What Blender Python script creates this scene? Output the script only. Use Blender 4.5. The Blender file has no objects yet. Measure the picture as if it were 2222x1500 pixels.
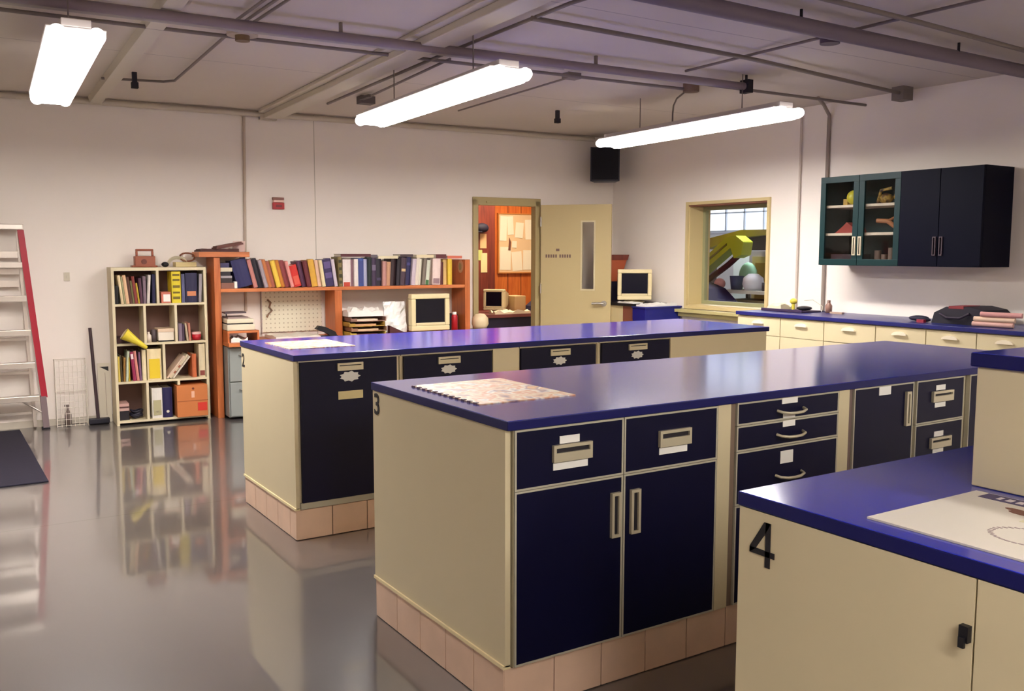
import bpy, math, random
from mathutils import Matrix, Vector
from math import pi, sin, cos, radians as R
random.seed(7)
C = bpy.context.scene.collection
SC = bpy.context.scene

# ------------------------------------------------------------------ camera, world, exposure
W_, F_ = 2222, 1995.46
YAW, PITCH, ROLL, EYE = .5699, -.1008, .0014, 1.4277
_f = Vector((sin(YAW)*cos(PITCH), cos(YAW)*cos(PITCH), sin(PITCH)))
_r0 = Vector((cos(YAW), -sin(YAW), 0)); _u0 = _r0.cross(_f)
_r = _r0*cos(ROLL)+_u0*sin(ROLL); _u = _u0*cos(ROLL)-_r0*sin(ROLL)
cd = bpy.data.cameras.new('camera'); cam = bpy.data.objects.new('camera', cd); C.objects.link(cam)
cd.sensor_width = 36; cd.lens = F_/W_*36; cd.clip_start = .05
cam.matrix_world = Matrix(((_r.x, _u.x, -_f.x, 0), (_r.y, _u.y, -_f.y, 0), (_r.z, _u.z, -_f.z, EYE), (0, 0, 0, 1)))
SC.camera = cam
world = bpy.data.worlds.new('world'); SC.world = world; world.use_nodes = True
world.node_tree.nodes['Background'].inputs[0].default_value = (.75, .72, .8, 1)
world.node_tree.nodes['Background'].inputs[1].default_value = .02
SC.view_settings.view_transform = 'Standard'; SC.view_settings.look = 'None'
SC.view_settings.gamma = 1; SC.view_settings.exposure = 0.57
SC.view_settings.use_curve_mapping = False
LAMP = 62.0                                   # radiance of the fluorescent lenses
LAMP_COL = (1.0, .945, .90)

# ------------------------------------------------------------------ materials
def lin(c):
    c = c/255.
    return c/12.92 if c <= .04045 else ((c+.055)/1.055)**2.4
def rgb(t): return (lin(t[0]), lin(t[1]), lin(t[2]), 1)
_mc = {}
def M(col, rough=.55, metal=0., noise=0., scale=20., bump=0., coat=0., spec=.5):
    key = (tuple(col), rough, metal, noise, scale, bump, coat, spec)
    if key in _mc: return _mc[key]
    m = bpy.data.materials.new('surface_%02x%02x%02x' % tuple(int(v) for v in col)); m.use_nodes = True
    nt = m.node_tree; b = nt.nodes['Principled BSDF']
    b.inputs['Base Color'].default_value = rgb(col); b.inputs['Roughness'].default_value = rough
    b.inputs['Metallic'].default_value = metal; b.inputs['Coat Weight'].default_value = coat
    b.inputs['Specular IOR Level'].default_value = spec; b.inputs['Coat Roughness'].default_value = .16; b.inputs['Coat IOR'].default_value = 1.6
    if noise or bump:
        tc = nt.nodes.new('ShaderNodeTexCoord'); n = nt.nodes.new('ShaderNodeTexNoise')
        n.inputs['Scale'].default_value = scale; n.inputs['Detail'].default_value = 4
        nt.links.new(tc.outputs['Object'], n.inputs['Vector'])
        if noise:
            mx = nt.nodes.new('ShaderNodeMix'); mx.data_type = 'RGBA'
            c = rgb(col); mx.inputs[6].default_value = tuple(v*(1-noise) for v in c[:3])+(1,)
            mx.inputs[7].default_value = tuple(min(1, v*(1+noise)) for v in c[:3])+(1,)
            nt.links.new(n.outputs['Fac'], mx.inputs[0]); nt.links.new(mx.outputs[2], b.inputs['Base Color'])
        if bump:
            bp = nt.nodes.new('ShaderNodeBump'); bp.inputs['Strength'].default_value = bump; bp.inputs['Distance'].default_value = .002
            nt.links.new(n.outputs['Fac'], bp.inputs['Height']); nt.links.new(bp.outputs['Normal'], b.inputs['Normal'])
    _mc[key] = m; return m
def emis(name, col, s):
    m = bpy.data.materials.new(name); m.use_nodes = True; b = m.node_tree.nodes['Principled BSDF']
    b.inputs['Base Color'].default_value = (.8, .8, .8, 1)
    b.inputs['Emission Color'].default_value = tuple(col)+(1,); b.inputs['Emission Strength'].default_value = s
    return m
def glass(name, tint=(.97, .98, .98)):
    m = bpy.data.materials.new(name); m.use_nodes = True; nt = m.node_tree
    nt.nodes.remove(nt.nodes['Principled BSDF']); out = nt.nodes['Material Output']
    t = nt.nodes.new('ShaderNodeBsdfTransparent'); t.inputs[0].default_value = tint+(1,)
    g = nt.nodes.new('ShaderNodeBsdfGlossy'); g.inputs['Roughness'].default_value = .03
    lw = nt.nodes.new('ShaderNodeLayerWeight'); pw = nt.nodes.new('ShaderNodeMath'); pw.operation = 'POWER'; pw.inputs[1].default_value = 5
    fr = nt.nodes.new('ShaderNodeMath'); fr.operation = 'MULTIPLY_ADD'; fr.inputs[1].default_value = .93; fr.inputs[2].default_value = .025
    nt.links.new(lw.outputs['Facing'], pw.inputs[0]); nt.links.new(pw.outputs[0], fr.inputs[0])
    mx = nt.nodes.new('ShaderNodeMixShader')
    nt.links.new(fr.outputs[0], mx.inputs[0]); nt.links.new(t.outputs[0], mx.inputs[1]); nt.links.new(g.outputs[0], mx.inputs[2])
    nt.links.new(mx.outputs[0], out.inputs[0]); return m
def wood(name, c1, c2, axis='Z', rough=.42, scale=3.0, boards=0.):
    m = bpy.data.materials.new(name); m.use_nodes = True; nt = m.node_tree; b = nt.nodes['Principled BSDF']
    tc = nt.nodes.new('ShaderNodeTexCoord'); mp = nt.nodes.new('ShaderNodeMapping')
    s = {'X': (1, 14, 14), 'Y': (14, 1, 14), 'Z': (14, 14, 1)}[axis]; mp.inputs['Scale'].default_value = s
    n = nt.nodes.new('ShaderNodeTexNoise'); n.inputs['Scale'].default_value = scale; n.inputs['Detail'].default_value = 6
    n.inputs['Distortion'].default_value = .6
    rp = nt.nodes.new('ShaderNodeValToRGB'); rp.color_ramp.elements[0].position = .3; rp.color_ramp.elements[1].position = .7
    rp.color_ramp.elements[0].color = rgb(c1); rp.color_ramp.elements[1].color = rgb(c2)
    nt.links.new(tc.outputs['Object'], mp.inputs[0]); nt.links.new(mp.outputs[0], n.inputs['Vector']); nt.links.new(n.outputs['Fac'], rp.inputs[0])
    last = rp.outputs[0]
    if boards:
        sx = nt.nodes.new('ShaderNodeSeparateXYZ'); nt.links.new(tc.outputs['Object'], sx.inputs[0])
        ma = nt.nodes.new('ShaderNodeMath'); ma.operation = 'DIVIDE'; ma.inputs[1].default_value = boards; nt.links.new(sx.outputs[0], ma.inputs[0])
        fr = nt.nodes.new('ShaderNodeMath'); fr.operation = 'FRACT'; nt.links.new(ma.outputs[0], fr.inputs[0])
        lt = nt.nodes.new('ShaderNodeMath'); lt.operation = 'LESS_THAN'; lt.inputs[1].default_value = .06; nt.links.new(fr.outputs[0], lt.inputs[0])
        mx = nt.nodes.new('ShaderNodeMix'); mx.data_type = 'RGBA'; mx.inputs[7].default_value = tuple(v*.35 for v in rgb(c1)[:3])+(1,)
        nt.links.new(lt.outputs[0], mx.inputs[0]); nt.links.new(last, mx.inputs[6]); last = mx.outputs[2]
    nt.links.new(last, b.inputs['Base Color']); b.inputs['Roughness'].default_value = rough
    return m
def lined(name, col, line, coords, rough, width=.006, axis=0, noise=0., coat=0., bump=0.):
    """a surface with narrow joints at the given coordinates (object space)"""
    m = bpy.data.materials.new(name); m.use_nodes = True; nt = m.node_tree; b = nt.nodes['Principled BSDF']
    tc = nt.nodes.new('ShaderNodeTexCoord'); sx = nt.nodes.new('ShaderNodeSeparateXYZ'); nt.links.new(tc.outputs['Object'], sx.inputs[0])
    last = None
    for ax, v in coords:
        a = nt.nodes.new('ShaderNodeMath'); a.operation = 'COMPARE'; a.inputs[1].default_value = v; a.inputs[2].default_value = width/2
        nt.links.new(sx.outputs[ax], a.inputs[0])
        if last is None: last = a.outputs[0]
        else:
            q = nt.nodes.new('ShaderNodeMath'); q.operation = 'MAXIMUM'; nt.links.new(last, q.inputs[0]); nt.links.new(a.outputs[0], q.inputs[1]); last = q.outputs[0]
    n = nt.nodes.new('ShaderNodeTexNoise'); n.inputs['Scale'].default_value = 1.3; n.inputs['Detail'].default_value = 8; nt.links.new(tc.outputs['Object'], n.inputs['Vector'])
    c = rgb(col); mz = nt.nodes.new('ShaderNodeMix'); mz.data_type = 'RGBA'
    mz.inputs[6].default_value = tuple(v*(1-noise) for v in c[:3])+(1,); mz.inputs[7].default_value = tuple(min(1, v*(1+noise)) for v in c[:3])+(1,)
    nt.links.new(n.outputs['Fac'], mz.inputs[0])
    mx = nt.nodes.new('ShaderNodeMix'); mx.data_type = 'RGBA'; mx.inputs[7].default_value = rgb(line)
    nt.links.new(last, mx.inputs[0]); nt.links.new(mz.outputs[2], mx.inputs[6]); nt.links.new(mx.outputs[2], b.inputs['Base Color'])
    b.inputs['Roughness'].default_value = rough; b.inputs['Coat Weight'].default_value = coat; b.inputs['Coat Roughness'].default_value = .06; b.inputs['Coat IOR'].default_value = 1.85
    if bump:
        n2 = nt.nodes.new('ShaderNodeTexNoise'); n2.inputs['Scale'].default_value = 9; n2.inputs['Detail'].default_value = 3; nt.links.new(tc.outputs['Object'], n2.inputs['Vector'])
        bp = nt.nodes.new('ShaderNodeBump'); bp.inputs['Strength'].default_value = bump; bp.inputs['Distance'].default_value = .002
        nt.links.new(n2.outputs['Fac'], bp.inputs['Height']); nt.links.new(bp.outputs['Normal'], b.inputs['Normal'])
        if coat: nt.links.new(bp.outputs['Normal'], b.inputs['Coat Normal'])
    return m
def mottled(name, cols, scale=14, rough=.5, det=2):
    """a printed sheet: soft patches of the given colours"""
    m = bpy.data.materials.new(name); m.use_nodes = True; nt = m.node_tree; b = nt.nodes['Principled BSDF']
    tc = nt.nodes.new('ShaderNodeTexCoord'); n = nt.nodes.new('ShaderNodeTexNoise'); n.inputs['Scale'].default_value = scale; n.inputs['Detail'].default_value = det
    rp = nt.nodes.new('ShaderNodeValToRGB'); nt.links.new(tc.outputs['Object'], n.inputs['Vector']); nt.links.new(n.outputs['Fac'], rp.inputs[0])
    e = rp.color_ramp.elements; k = len(cols)
    e[0].position = .32; e[0].color = rgb(cols[0]); e[1].position = .68; e[1].color = rgb(cols[-1])
    for i in range(1, k-1):
        q = e.new(.32+.36*i/(k-1)); q.color = rgb(cols[i])
    nt.links.new(rp.outputs[0], b.inputs['Base Color']); b.inputs['Roughness'].default_value = rough; return m

WALL = M((240, 230, 220), .6, noise=.02, scale=3)
CREAM = M((207, 193, 158), .45, noise=.03, scale=4)
NAVY = M((9, 9, 40), .42, noise=.1, scale=6, spec=.2)
EDGE = M((176, 170, 150), .45)
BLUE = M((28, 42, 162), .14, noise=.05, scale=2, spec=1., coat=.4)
BLUE_SHADED = M((14, 16, 84), .4, spec=.3)  # the worktop blue darkened: shade painted into the side faces
TILE = M((222, 188, 162), .4, noise=.12, scale=9)
GROUT = M((120, 92, 78), .8)
WHITE = M((235, 232, 224), .6)
BLACK = M((14, 13, 20), .45)
METAL = M((190, 185, 178), .3, .9)
PULL = M((196, 186, 160), .35, .3)
DARK = M((26, 20, 28), .7)
PVC = M((222, 213, 178), .5)
PIPE = M((168, 158, 150), .5)
PIPE_D = M((122, 110, 104), .6)
ORANGE = wood('orange_pine', (176, 92, 44), (204, 116, 62), 'Z')
ORANGE_X = wood('orange_pine_shelf', (178, 98, 50), (210, 124, 70), 'X')
PANEL = wood('orange_wall_panelling', (196, 92, 34), (226, 126, 54), 'Z', boards=.2)
REDWOOD = wood('dark_red_wood', (92, 34, 24), (130, 54, 36), 'Z')
TAN = M((196, 176, 128), .5)
DOORP = M((190, 170, 122), .5, noise=.03, scale=3)

# ------------------------------------------------------------------ frames (islands = world; back wall; right wall)
FW = Matrix.Identity(4)
TH = .05
_A = Vector((cos(TH), -sin(TH), 0)); _ob = Vector((6.5, 8.07, 0))-_A*6.5
FB = Matrix.Translation(_ob) @ Matrix.Rotation(-TH, 4, 'Z')       # x along the back wall, y into it, wall face at y = 0, corner at x = 6.5
FR = Matrix.Translation((6.5, 0, 0)) @ Matrix.Rotation(-pi/2, 4, 'Z')  # x towards the viewer (-world y), y into the right wall

# ------------------------------------------------------------------ mesh builder
class MB:
    def __init__(s): s.v = []; s.f = []; s.m = []; s.s = []
    def _add(s, vs, fs, m, sm=False, T=None):
        o = len(s.v)
        s.v += [tuple(T @ Vector(v)) if T else tuple(v) for v in vs]
        for f in fs: s.f.append([i+o for i in f]); s.m.append(m); s.s.append(sm)
        return s
    def box(s, x0, x1, y0, y1, z0, z1, m=0, T=None):
        vs = [(x, y, z) for x in (x0, x1) for y in (y0, y1) for z in (z0, z1)]
        return s._add(vs, [(0, 1, 3, 2), (4, 6, 7, 5), (0, 4, 5, 1), (2, 3, 7, 6), (0, 2, 6, 4), (1, 5, 7, 3)], m, False, T)
    def cyl(s, p0, p1, r, m=0, n=16, r2=None, cap=True, T=None):
        p0, p1 = Vector(p0), Vector(p1); d = (p1-p0).normalized(); a = d.orthogonal().normalized(); b = d.cross(a); r2 = r if r2 is None else r2
        vs = [p0+(a*cos(2*pi*i/n)+b*sin(2*pi*i/n))*r for i in range(n)]+[p1+(a*cos(2*pi*i/n)+b*sin(2*pi*i/n))*r2 for i in range(n)]
        s._add(vs, [(i, (i+1) % n, n+(i+1) % n, n+i) for i in range(n)], m, True, T)
        if cap: s._add(vs, [tuple(range(n))[::-1], tuple(range(n, 2*n))], m, False, T)
        return s
    def tube(s, pts, r, m=0, n=8, T=None):
        P = [Vector(p) for p in pts]; rings = []; a = None
        for i, p in enumerate(P):
            d = ((P[i+1]-p).normalized() if i+1 < len(P) else Vector((0, 0, 0)))+((p-P[i-1]).normalized() if i else Vector((0, 0, 0)))
            d.normalize()
            if a is None: a = d.orthogonal().normalized()
            a = (a-d*a.dot(d)).normalized(); b = d.cross(a)
            rings.append([p+(a*cos(2*pi*k/n)+b*sin(2*pi*k/n))*r for k in range(n)])
        vs = [q for rg in rings for q in rg]
        fs = [(i*n+k, i*n+(k+1) % n, (i+1)*n+(k+1) % n, (i+1)*n+k) for i in range(len(P)-1) for k in range(n)]
        s._add(vs, fs, m, True, T); s._add(vs, [tuple(range(n))[::-1], tuple(range(len(vs)-n, len(vs)))], m, False, T); return s
    def lathe(s, prof, c=(0, 0, 0), n=24, m=0, T=None):
        vs = [(c[0]+r*cos(2*pi*k/n), c[1]+r*sin(2*pi*k/n), c[2]+z) for r, z in prof for k in range(n)]
        fs = [(i*n+k, i*n+(k+1) % n, (i+1)*n+(k+1) % n, (i+1)*n+k) for i in range(len(prof)-1) for k in range(n)]
        return s._add(vs, fs, m, True, T)
    def prism(s, poly, a0, a1, axis='y', m=0, T=None, sm=False):
        """poly in the plane normal to axis, extruded from a0 to a1"""
        def P(p, a): return {'x': (a, p[0], p[1]), 'y': (p[0], a, p[1]), 'z': (p[0], p[1], a)}[axis]
        n = len(poly); vs = [P(p, a0) for p in poly]+[P(p, a1) for p in poly]
        s._add(vs, [(i, (i+1) % n, n+(i+1) % n, n+i) for i in range(n)], m, sm, T)
        return s._add(vs, [tuple(range(n))[::-1], tuple(range(n, 2*n))], m, False, T)
    def ring(s, x0, x1, z0, z1, w, y0, y1, m=0, T=None):
        """rectangular frame lying in the xz plane"""
        s.box(x0, x1, y0, y1, z0, z0+w, m, T); s.box(x0, x1, y0, y1, z1-w, z1, m, T)
        s.box(x0, x0+w, y0, y1, z0+w, z1-w, m, T); return s.box(x1-w, x1, y0, y1, z0+w, z1-w, m, T)
    def ball(s, c, rx, ry=None, rz=None, m=0, n=16, T=None):
        ry = ry or rx; rz = rz or rx; k = n//2
        vs = [(c[0]+rx*sin(pi*i/k)*cos(2*pi*j/n), c[1]+ry*sin(pi*i/k)*sin(2*pi*j/n), c[2]+rz*cos(pi*i/k)) for i in range(k+1) for j in range(n)]
        fs = [(i*n+j, (i+1)*n+j, (i+1)*n+(j+1) % n, i*n+(j+1) % n) for i in range(k) for j in range(n)]
        return s._add(vs, fs, m, True, T)
    def sheet(s, x0, x1, y0, y1, z, h=.01, nx=8, ny=8, amp=.01, seed=1, m=0, T=None):
        """crumpled paper with a little thickness"""
        rn = random.Random(seed); g = [[z+rn.uniform(0, amp) for j in range(ny+1)] for i in range(nx+1)]
        vs = [(x0+(x1-x0)*i/nx, y0+(y1-y0)*j/ny, g[i][j]+h) for i in range(nx+1) for j in range(ny+1)]
        k = len(vs); vs += [(a, b, z) for a, b, c in vs]; q = ny+1
        fs = [(i*q+j, (i+1)*q+j, (i+1)*q+j+1, i*q+j+1) for i in range(nx) for j in range(ny)]
        fs += [tuple(k+t for t in f[::-1]) for f in fs]
        for i in range(nx): fs += [(i*q, k+i*q, k+(i+1)*q, (i+1)*q), ((i+1)*q+ny, k+(i+1)*q+ny, k+i*q+ny, i*q+ny)]
        for j in range(ny): fs += [(j+1, k+j+1, k+j, j), (nx*q+j, k+nx*q+j, k+nx*q+j+1, nx*q+j+1)]
        return s._add(vs, fs, m, False, T)
    def build(s, name, mats, parent=None, frame=FW, origin=None, bevel=0., kind=None):
        if not isinstance(mats, (list, tuple)): mats = [mats]
        org = Vector(parent['_org'] if parent is not None else (origin or (0, 0, 0)))
        me = bpy.data.meshes.new(name); me.from_pydata([tuple(Vector(v)-org) for v in s.v], [], s.f)
        for m in mats: me.materials.append(m)
        for p, mi, sm in zip(me.polygons, s.m, s.s): p.material_index = mi; p.use_smooth = sm
        me.validate(); me.update()
        import bmesh
        b = bmesh.new(); b.from_mesh(me); bmesh.ops.recalc_face_normals(b, faces=b.faces); b.to_mesh(me); b.free()
        o = bpy.data.objects.new(name, me); C.objects.link(o)
        if parent is not None: o.parent = parent; o['_org'] = list(org)
        else: o.matrix_world = frame @ Matrix.Translation(org); o['_org'] = list(org)
        if bevel:
            bv = o.modifiers.new('bevel', 'BEVEL'); bv.width = bevel; bv.segments = 2; bv.limit_method = 'ANGLE'; bv.angle_limit = R(40); bv.harden_normals = False
        if kind: o['kind'] = kind
        return o
LABELS = {}
def tag(o, label, cat, group=None):
    n = len(label.split()); assert 4 <= n <= 16, (n, label)
    LABELS.setdefault(label, []).append(o.name)
    o['label'] = label; o['category'] = cat
    if group: o['group'] = group
    return o
def thing(name, label, cat, org, frame=FW, group=None):
    o = bpy.data.objects.new(name, None); C.objects.link(o); o.empty_display_size = .05
    o.matrix_world = frame @ Matrix.Translation(Vector(org)); o['_org'] = list(org)
    return tag(o, label, cat, group)
def struct(name, mb, mats, frame=FW, origin=None, bevel=0.): return mb.build(name, mats, None, frame, origin, bevel, 'structure')
def single(name, label, cat, mb, mats, org, frame=FW, group=None, bevel=0.):
    return tag(mb.build(name, mats, None, frame, org, bevel), label, cat, group)
def text_mesh(s, size, T, depth=.001, bold=0.):
    cu = bpy.data.curves.new('t', 'FONT'); cu.body = s; cu.size = size; cu.extrude = depth; cu.offset = bold; cu.align_x = 'CENTER'; cu.align_y = 'CENTER'
    o = bpy.data.objects.new('t', cu); C.objects.link(o); dg = bpy.context.evaluated_depsgraph_get(); dg.update()
    me = o.evaluated_get(dg).to_mesh(); mb = MB()
    mb._add([v.co.copy() for v in me.vertices], [tuple(p.vertices) for p in me.polygons], 0, False, T)
    o.evaluated_get(dg).to_mesh_clear(); bpy.data.objects.remove(o); bpy.data.curves.remove(cu); return mb

# ------------------------------------------------------------------ fluorescent lamps
LENS = emis('glowing_lens', LAMP_COL, LAMP)
LENS_SIDE = emis('glowing_lens_side', (1, .95, .93), 2.2)          # the prismatic sides give far less light than the flat bottom
def fixture(xc, yc, L, label, z=2.368):
    T = Matrix.Translation((xc, yc, 0)) @ Matrix.Rotation(-.055, 4, 'Z')
    t = thing('fluorescent_light', label, 'ceiling light', (xc, yc, z), FW, 'fluorescent lights in rows below the ceiling')
    w = .118; h = L/2; y0, y1 = -h, h
    side = [(-w, z+.020), (-w*.98, z-.012), (-w*.88, z-.034), (-w*.74, z-.047), (-w*.70, z-.033), (w*.70, z-.033), (w*.74, z-.047), (w*.88, z-.034), (w*.98, z-.012), (w, z+.020)]
    MB().prism(side, y0+.06, y1-.06, 'y', 0, T).build('lens_side', LENS_SIDE, t)
    MB().box(-w*.68, w*.68, y0+.07, y1-.07, z-.0395, z-.0335, T=T).build('lens', LENS, t)
    a = MB(); a.box(-w-.004, w+.004, y0+.06, y1-.06, z+.021, z+.029, T=T).box(-.06, .06, y0+.06, y1-.06, z+.029, z+.065, T=T)
    a.build('housing', M((205, 195, 190), .5), t, bevel=.004)
    for yy, sg in ((y0, 1), (y1, -1)):
        e = MB()
        for q, r_ in ((-.078, .036), (0, .026), (.078, .036)): e.cyl((q, yy, z-.008), (q, yy+sg*.025, z-.008), r_*.75, n=20, r2=r_, T=T).cyl((q, yy+sg*.025, z-.008), (q, yy+sg*.062, z-.008), r_, n=20, T=T)
        e.build('end_cap', LENS_SIDE, t)
    for yy in (-h*.55, h*.55): MB().cyl((0, yy, z+.065), (0, yy, 2.68), .004, n=6, T=T).build('hanger_wire', PIPE_D, t)
    return t
fixture(.675, 5.42, 2.02, 'glowing fluorescent light at far left, seen almost end on')
fixture(2.71, 5.17, 2.12, 'glowing fluorescent light in the middle, over the second island')
fixture(4.98, 5.30, 2.14, 'glowing fluorescent light at right, its far end overlapping the black loudspeaker')
fixture(.45, -1.25, 2.2, 'added unseen fluorescent light behind the viewer at left')  # this and the next two are added out of view to light the near islands
fixture(2.5, -1.25, 2.2, 'added unseen fluorescent light nearer the viewer over the numbered four island')
fixture(4.7, -1.25, 2.2, 'added unseen fluorescent light nearer the viewer by the right wall')

# ------------------------------------------------------------------ room shell
HC = 2.68
fl = MB().box(-2.6, 14, -3.4, 13, -.1, 0)
FLOORM = lined('grey_floor_coating', (94, 88, 86), (74, 68, 62), [(1, 5.27), (1, -.2), (0, -1.4)], .3, .012, noise=.07, coat=1., bump=.06)
struct('floor', fl, FLOORM)
CEILM = lined('ceiling_deck', (206, 194, 180), (170, 158, 148), [(1, 3.9), (1, 6.3), (1, 1.5)], .7, .01, noise=.04)
struct('ceiling', MB().box(-2.6, 7.2, -3.4, 8.9, HC, HC+.15), CEILM)
# back wall (x 4.80-5.49 is the doorway)
wallm = lined('painted_wall_panels', (240, 230, 220), (190, 180, 165), [(0, 3.106), (0, .35)], .6, .008, noise=.02)
b = MB(); D0, D1, DH = 4.79, 5.50, 1.92
b.box(-2.7, D0, 0, .06, 0, HC).box(D1, 6.9, 0, .06, 0, HC).box(D0, D1, 0, .06, DH, HC)
struct('wall_back', b, wallm, FB)
# right wall with window opening (s = -y)
S0, S1, Z0, Z1, WT = -6.86, -5.835, .90, 1.90, .28
b = MB(); b.box(-8.1, S0, 0, WT, 0, HC).box(S1, 3.4, 0, WT, 0, HC).box(S0, S1, 0, WT, 0, Z0).box(S0, S1, 0, WT, Z1, HC)
struct('wall_right', b, WALL, FR)
struct('wall_left', MB().box(-2.7, -2.6, -3.4, 8.6, 0, HC), WALL)
struct('wall_front', MB().box(-2.7, 6.78, -3.5, -3.4, 0, HC), WALL)
struct('baseboard_back', MB().box(-2.6, D0-.05, -.012, 0, 0, .055).box(D1+.05, 6.48, -.012, 0, 0, .055), M((196, 186, 170), .6), FB)
# ceiling beams (run towards the back wall)
BEAM = M((206, 196, 178), .6)
def TB(x): return Matrix.Translation((x, 6, 0)) @ Matrix.Rotation(-.045, 4, 'Z')
struct('trim_1', MB().prism([(-.055, HC), (.055, HC), (.045, HC-.05), (-.045, HC-.05)], -9.2, 2.25, 'y', T=TB(1.165)), BEAM)
struct('trim_2', MB().box(-.125, .125, -9.2, 2.15, HC-.03, HC, T=TB(2.60)).box(-.075, .075, -9.2, 2.15, HC-.075, HC-.03, T=TB(2.60)), BEAM, bevel=.006)
struct('trim_3', MB().box(-1.3, -1.1, -3.4, 8.2, HC-.06, HC), BEAM)

# ------------------------------------------------------------------ ceiling pipes and conduits
def pipe(name, label, pts, r, mat=PIPE, cat='pipe', n=10, group=None):
    return single(name, label, cat, MB().tube(pts, r, n=n), mat, pts[0], FW, group)
PURP = M((132, 116, 122), .5)
t = thing('ceiling_pipe', 'thick grey pipe crossing the ceiling just in front of the lights', 'pipe', (-2.6, 4.72, 2.6))
MB().tube([(-2.55, 5.08, 2.6), (1.9, 4.87, 2.6), (4.98, 4.72, 2.6)], .026, n=14).build('pipe_run', PURP, t)
MB().box(4.97, 5.02, 4.68, 4.76, 2.555, 2.645).box(4.985, 5.0, 4.715, 4.725, 2.6, 2.68).build('end_bracket', DARK, t)
for xx in (.5, 2.0, 3.7): MB().box(xx, xx+.015, 4.925-.048*(xx-.8), 4.945-.048*(xx-.8), 2.62, 2.68).build('pipe_strap', PIPE_D, t)
pipe('ceiling_pipe', 'thin grey conduit running close behind the thick ceiling pipe', [(3.1, 4.9, 2.61), (4.6, 4.86, 2.61), (6.46, 4.82, 2.61)], .011, PIPE_D)
pipe('ceiling_pipe', 'pale sprinkler pipe running along the back side of the thick ceiling pipe', [(-2.55, 5.32, 2.63), (2.4, 5.06, 2.63), (3.6, 5.0, 2.63)], .018, PIPE)
pipe('ceiling_pipe', 'thin dark conduit over the middle lamp, crossing the wide beam', [(-2.55, 5.5, 2.64), (1.3, 5.37, 2.64), (4.9, 5.2, 2.64)], .011, PIPE_D)
t = thing('ceiling_pipe', 'dark conduit across the right half of the ceiling ending at a wall box', 'conduit', (2.72, 4.06, 2.63))
MB().tube([(2.72, 4.06, 2.63), (3.5, 4.09, 2.63), (4.38, 4.14, 2.63), (6.3, 4.4, 2.63)], .014).build('pipe_run', PIPE_D, t)
MB().box(6.28, 6.4, 4.36, 4.46, 2.58, 2.68).build('junction_box', PIPE_D, t)
t = thing('ceiling_pipe', 'thick dark purple pipe at the upper right corner of the ceiling', 'pipe', (2.4, 3.32, 2.6))
MB().tube([(-2.6, 3.3, 2.6), (2.4, 3.3, 2.6), (6.46, 3.36, 2.6)], .042, n=14).build('pipe_run', M((116, 102, 112), .5), t)
for xx in (3.9, 5.3): MB().cyl((xx, 3.32, 2.6), (xx, 3.32, 2.68), .008).build('hanger_rod', DARK, t)
pipe('ceiling_pipe', 'thin dark conduit nearest the viewer at the upper right corner', [(3.2, 2.96, 2.62), (4.4, 3.0, 2.62), (6.46, 3.12, 2.62)], .013, PIPE_D)
t = thing('conduit', 'thin conduit with dark junction box crossing the thick purple pipe', 'conduit', (4.41, 2.6, 2.655))
MB().tube([(4.41, 1.9, 2.655), (4.41, 3.5, 2.655), (4.42, 4.1, 2.655), (4.44, 4.75, 2.655)], .009).build('conduit_run', PIPE_D, t)
MB().cyl((4.38, 3.52, 2.6), (4.38, 3.52, 2.66), .055, n=16).build('junction_box', M((84, 70, 84), .6), t)
pipe('conduit', 'thin conduit running back from the top edge beside the wide beam', [(2.85, 2.6, 2.64), (2.74, 3.76, 2.64), (2.76, 4.6, 2.64), (2.78, 5.2, 2.64), (2.88, 7.3, 2.64)], .010, PIPE_D, 'conduit')
t = thing('conduit', 'thin conduit ending in a small box left of the middle lamp', 'conduit', (2.86, 5.26, 2.65))
MB().tube([(2.9, 5.26, 2.65), (3.05, 6.85, 2.65)], .009).build('conduit_run', PIPE_D, t)
MB().box(3.04, 3.16, 6.98, 7.08, 2.62, 2.68).box(3.02, 3.06, 6.8, 7.0, 2.64, 2.66).build('junction_box', M((92, 80, 74), .6), t)
t = thing('conduit', 'thin conduit running back from a small box right of the middle lamp', 'conduit', (3.9, 5.37, 2.65))
MB().tube([(3.9, 5.37, 2.65), (3.995, 7.1, 2.65)], .007).build('conduit_run', PIPE_D, t)
MB().box(3.86, 3.97, 5.30, 5.38, 2.64, 2.68).build('junction_box', PIPE_D, t)
t = thing('conduit', 'curved cable dropping from a ceiling box to the right hand lamp', 'conduit', (4.9, 5.2, 2.66))
MB().tube([(4.92, 5.2, 2.655), (5.0, 5.35, 2.655), (5.1, 5.55, 2.64), (5.14, 5.63, 2.6), (5.15, 5.65, 2.54), (5.15, 5.65, 2.47)], .007).build('cable_run', PIPE_D, t)
MB().cyl((4.9, 5.18, 2.62), (4.9, 5.18, 2.68), .06, n=18).build('junction_box', M((130, 104, 84), .6), t)
t = thing('conduit', 'bent conduit with round lamp base between the left lamp and wide beam', 'conduit', (1.56, 5.24, 2.66))
MB().tube([(1.53, 5.33, 2.655), (1.61, 7.02, 2.655), (1.55, 7.1, 2.655), (1.15, 7.2, 2.655)], .009).build('conduit_run', PIPE_D, t)
MB().cyl((1.58, 5.26, 2.63), (1.58, 5.26, 2.68), .085, n=24).build('round_base', M((176, 160, 142), .6), t)
MB().cyl((1.58, 5.26, 2.6), (1.58, 5.26, 2.63), .04, n=16).build('socket', M((120, 96, 66), .6), t)
for k in range(3):
    pipe('ceiling_cable', ['left strand of the cable bundle above the round lamp base', 'middle strand of the cable bundle above the round lamp base', 'right strand of the cable bundle above the round lamp base'][k],
         [(1.47+.045*k, 5.0, 2.645), (1.49+.05*k, 4.3, 2.66), (1.5+.06*k, 3.4, 2.66)], .008, PIPE_D, 'cable', group='cables above the round lamp base')
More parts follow.
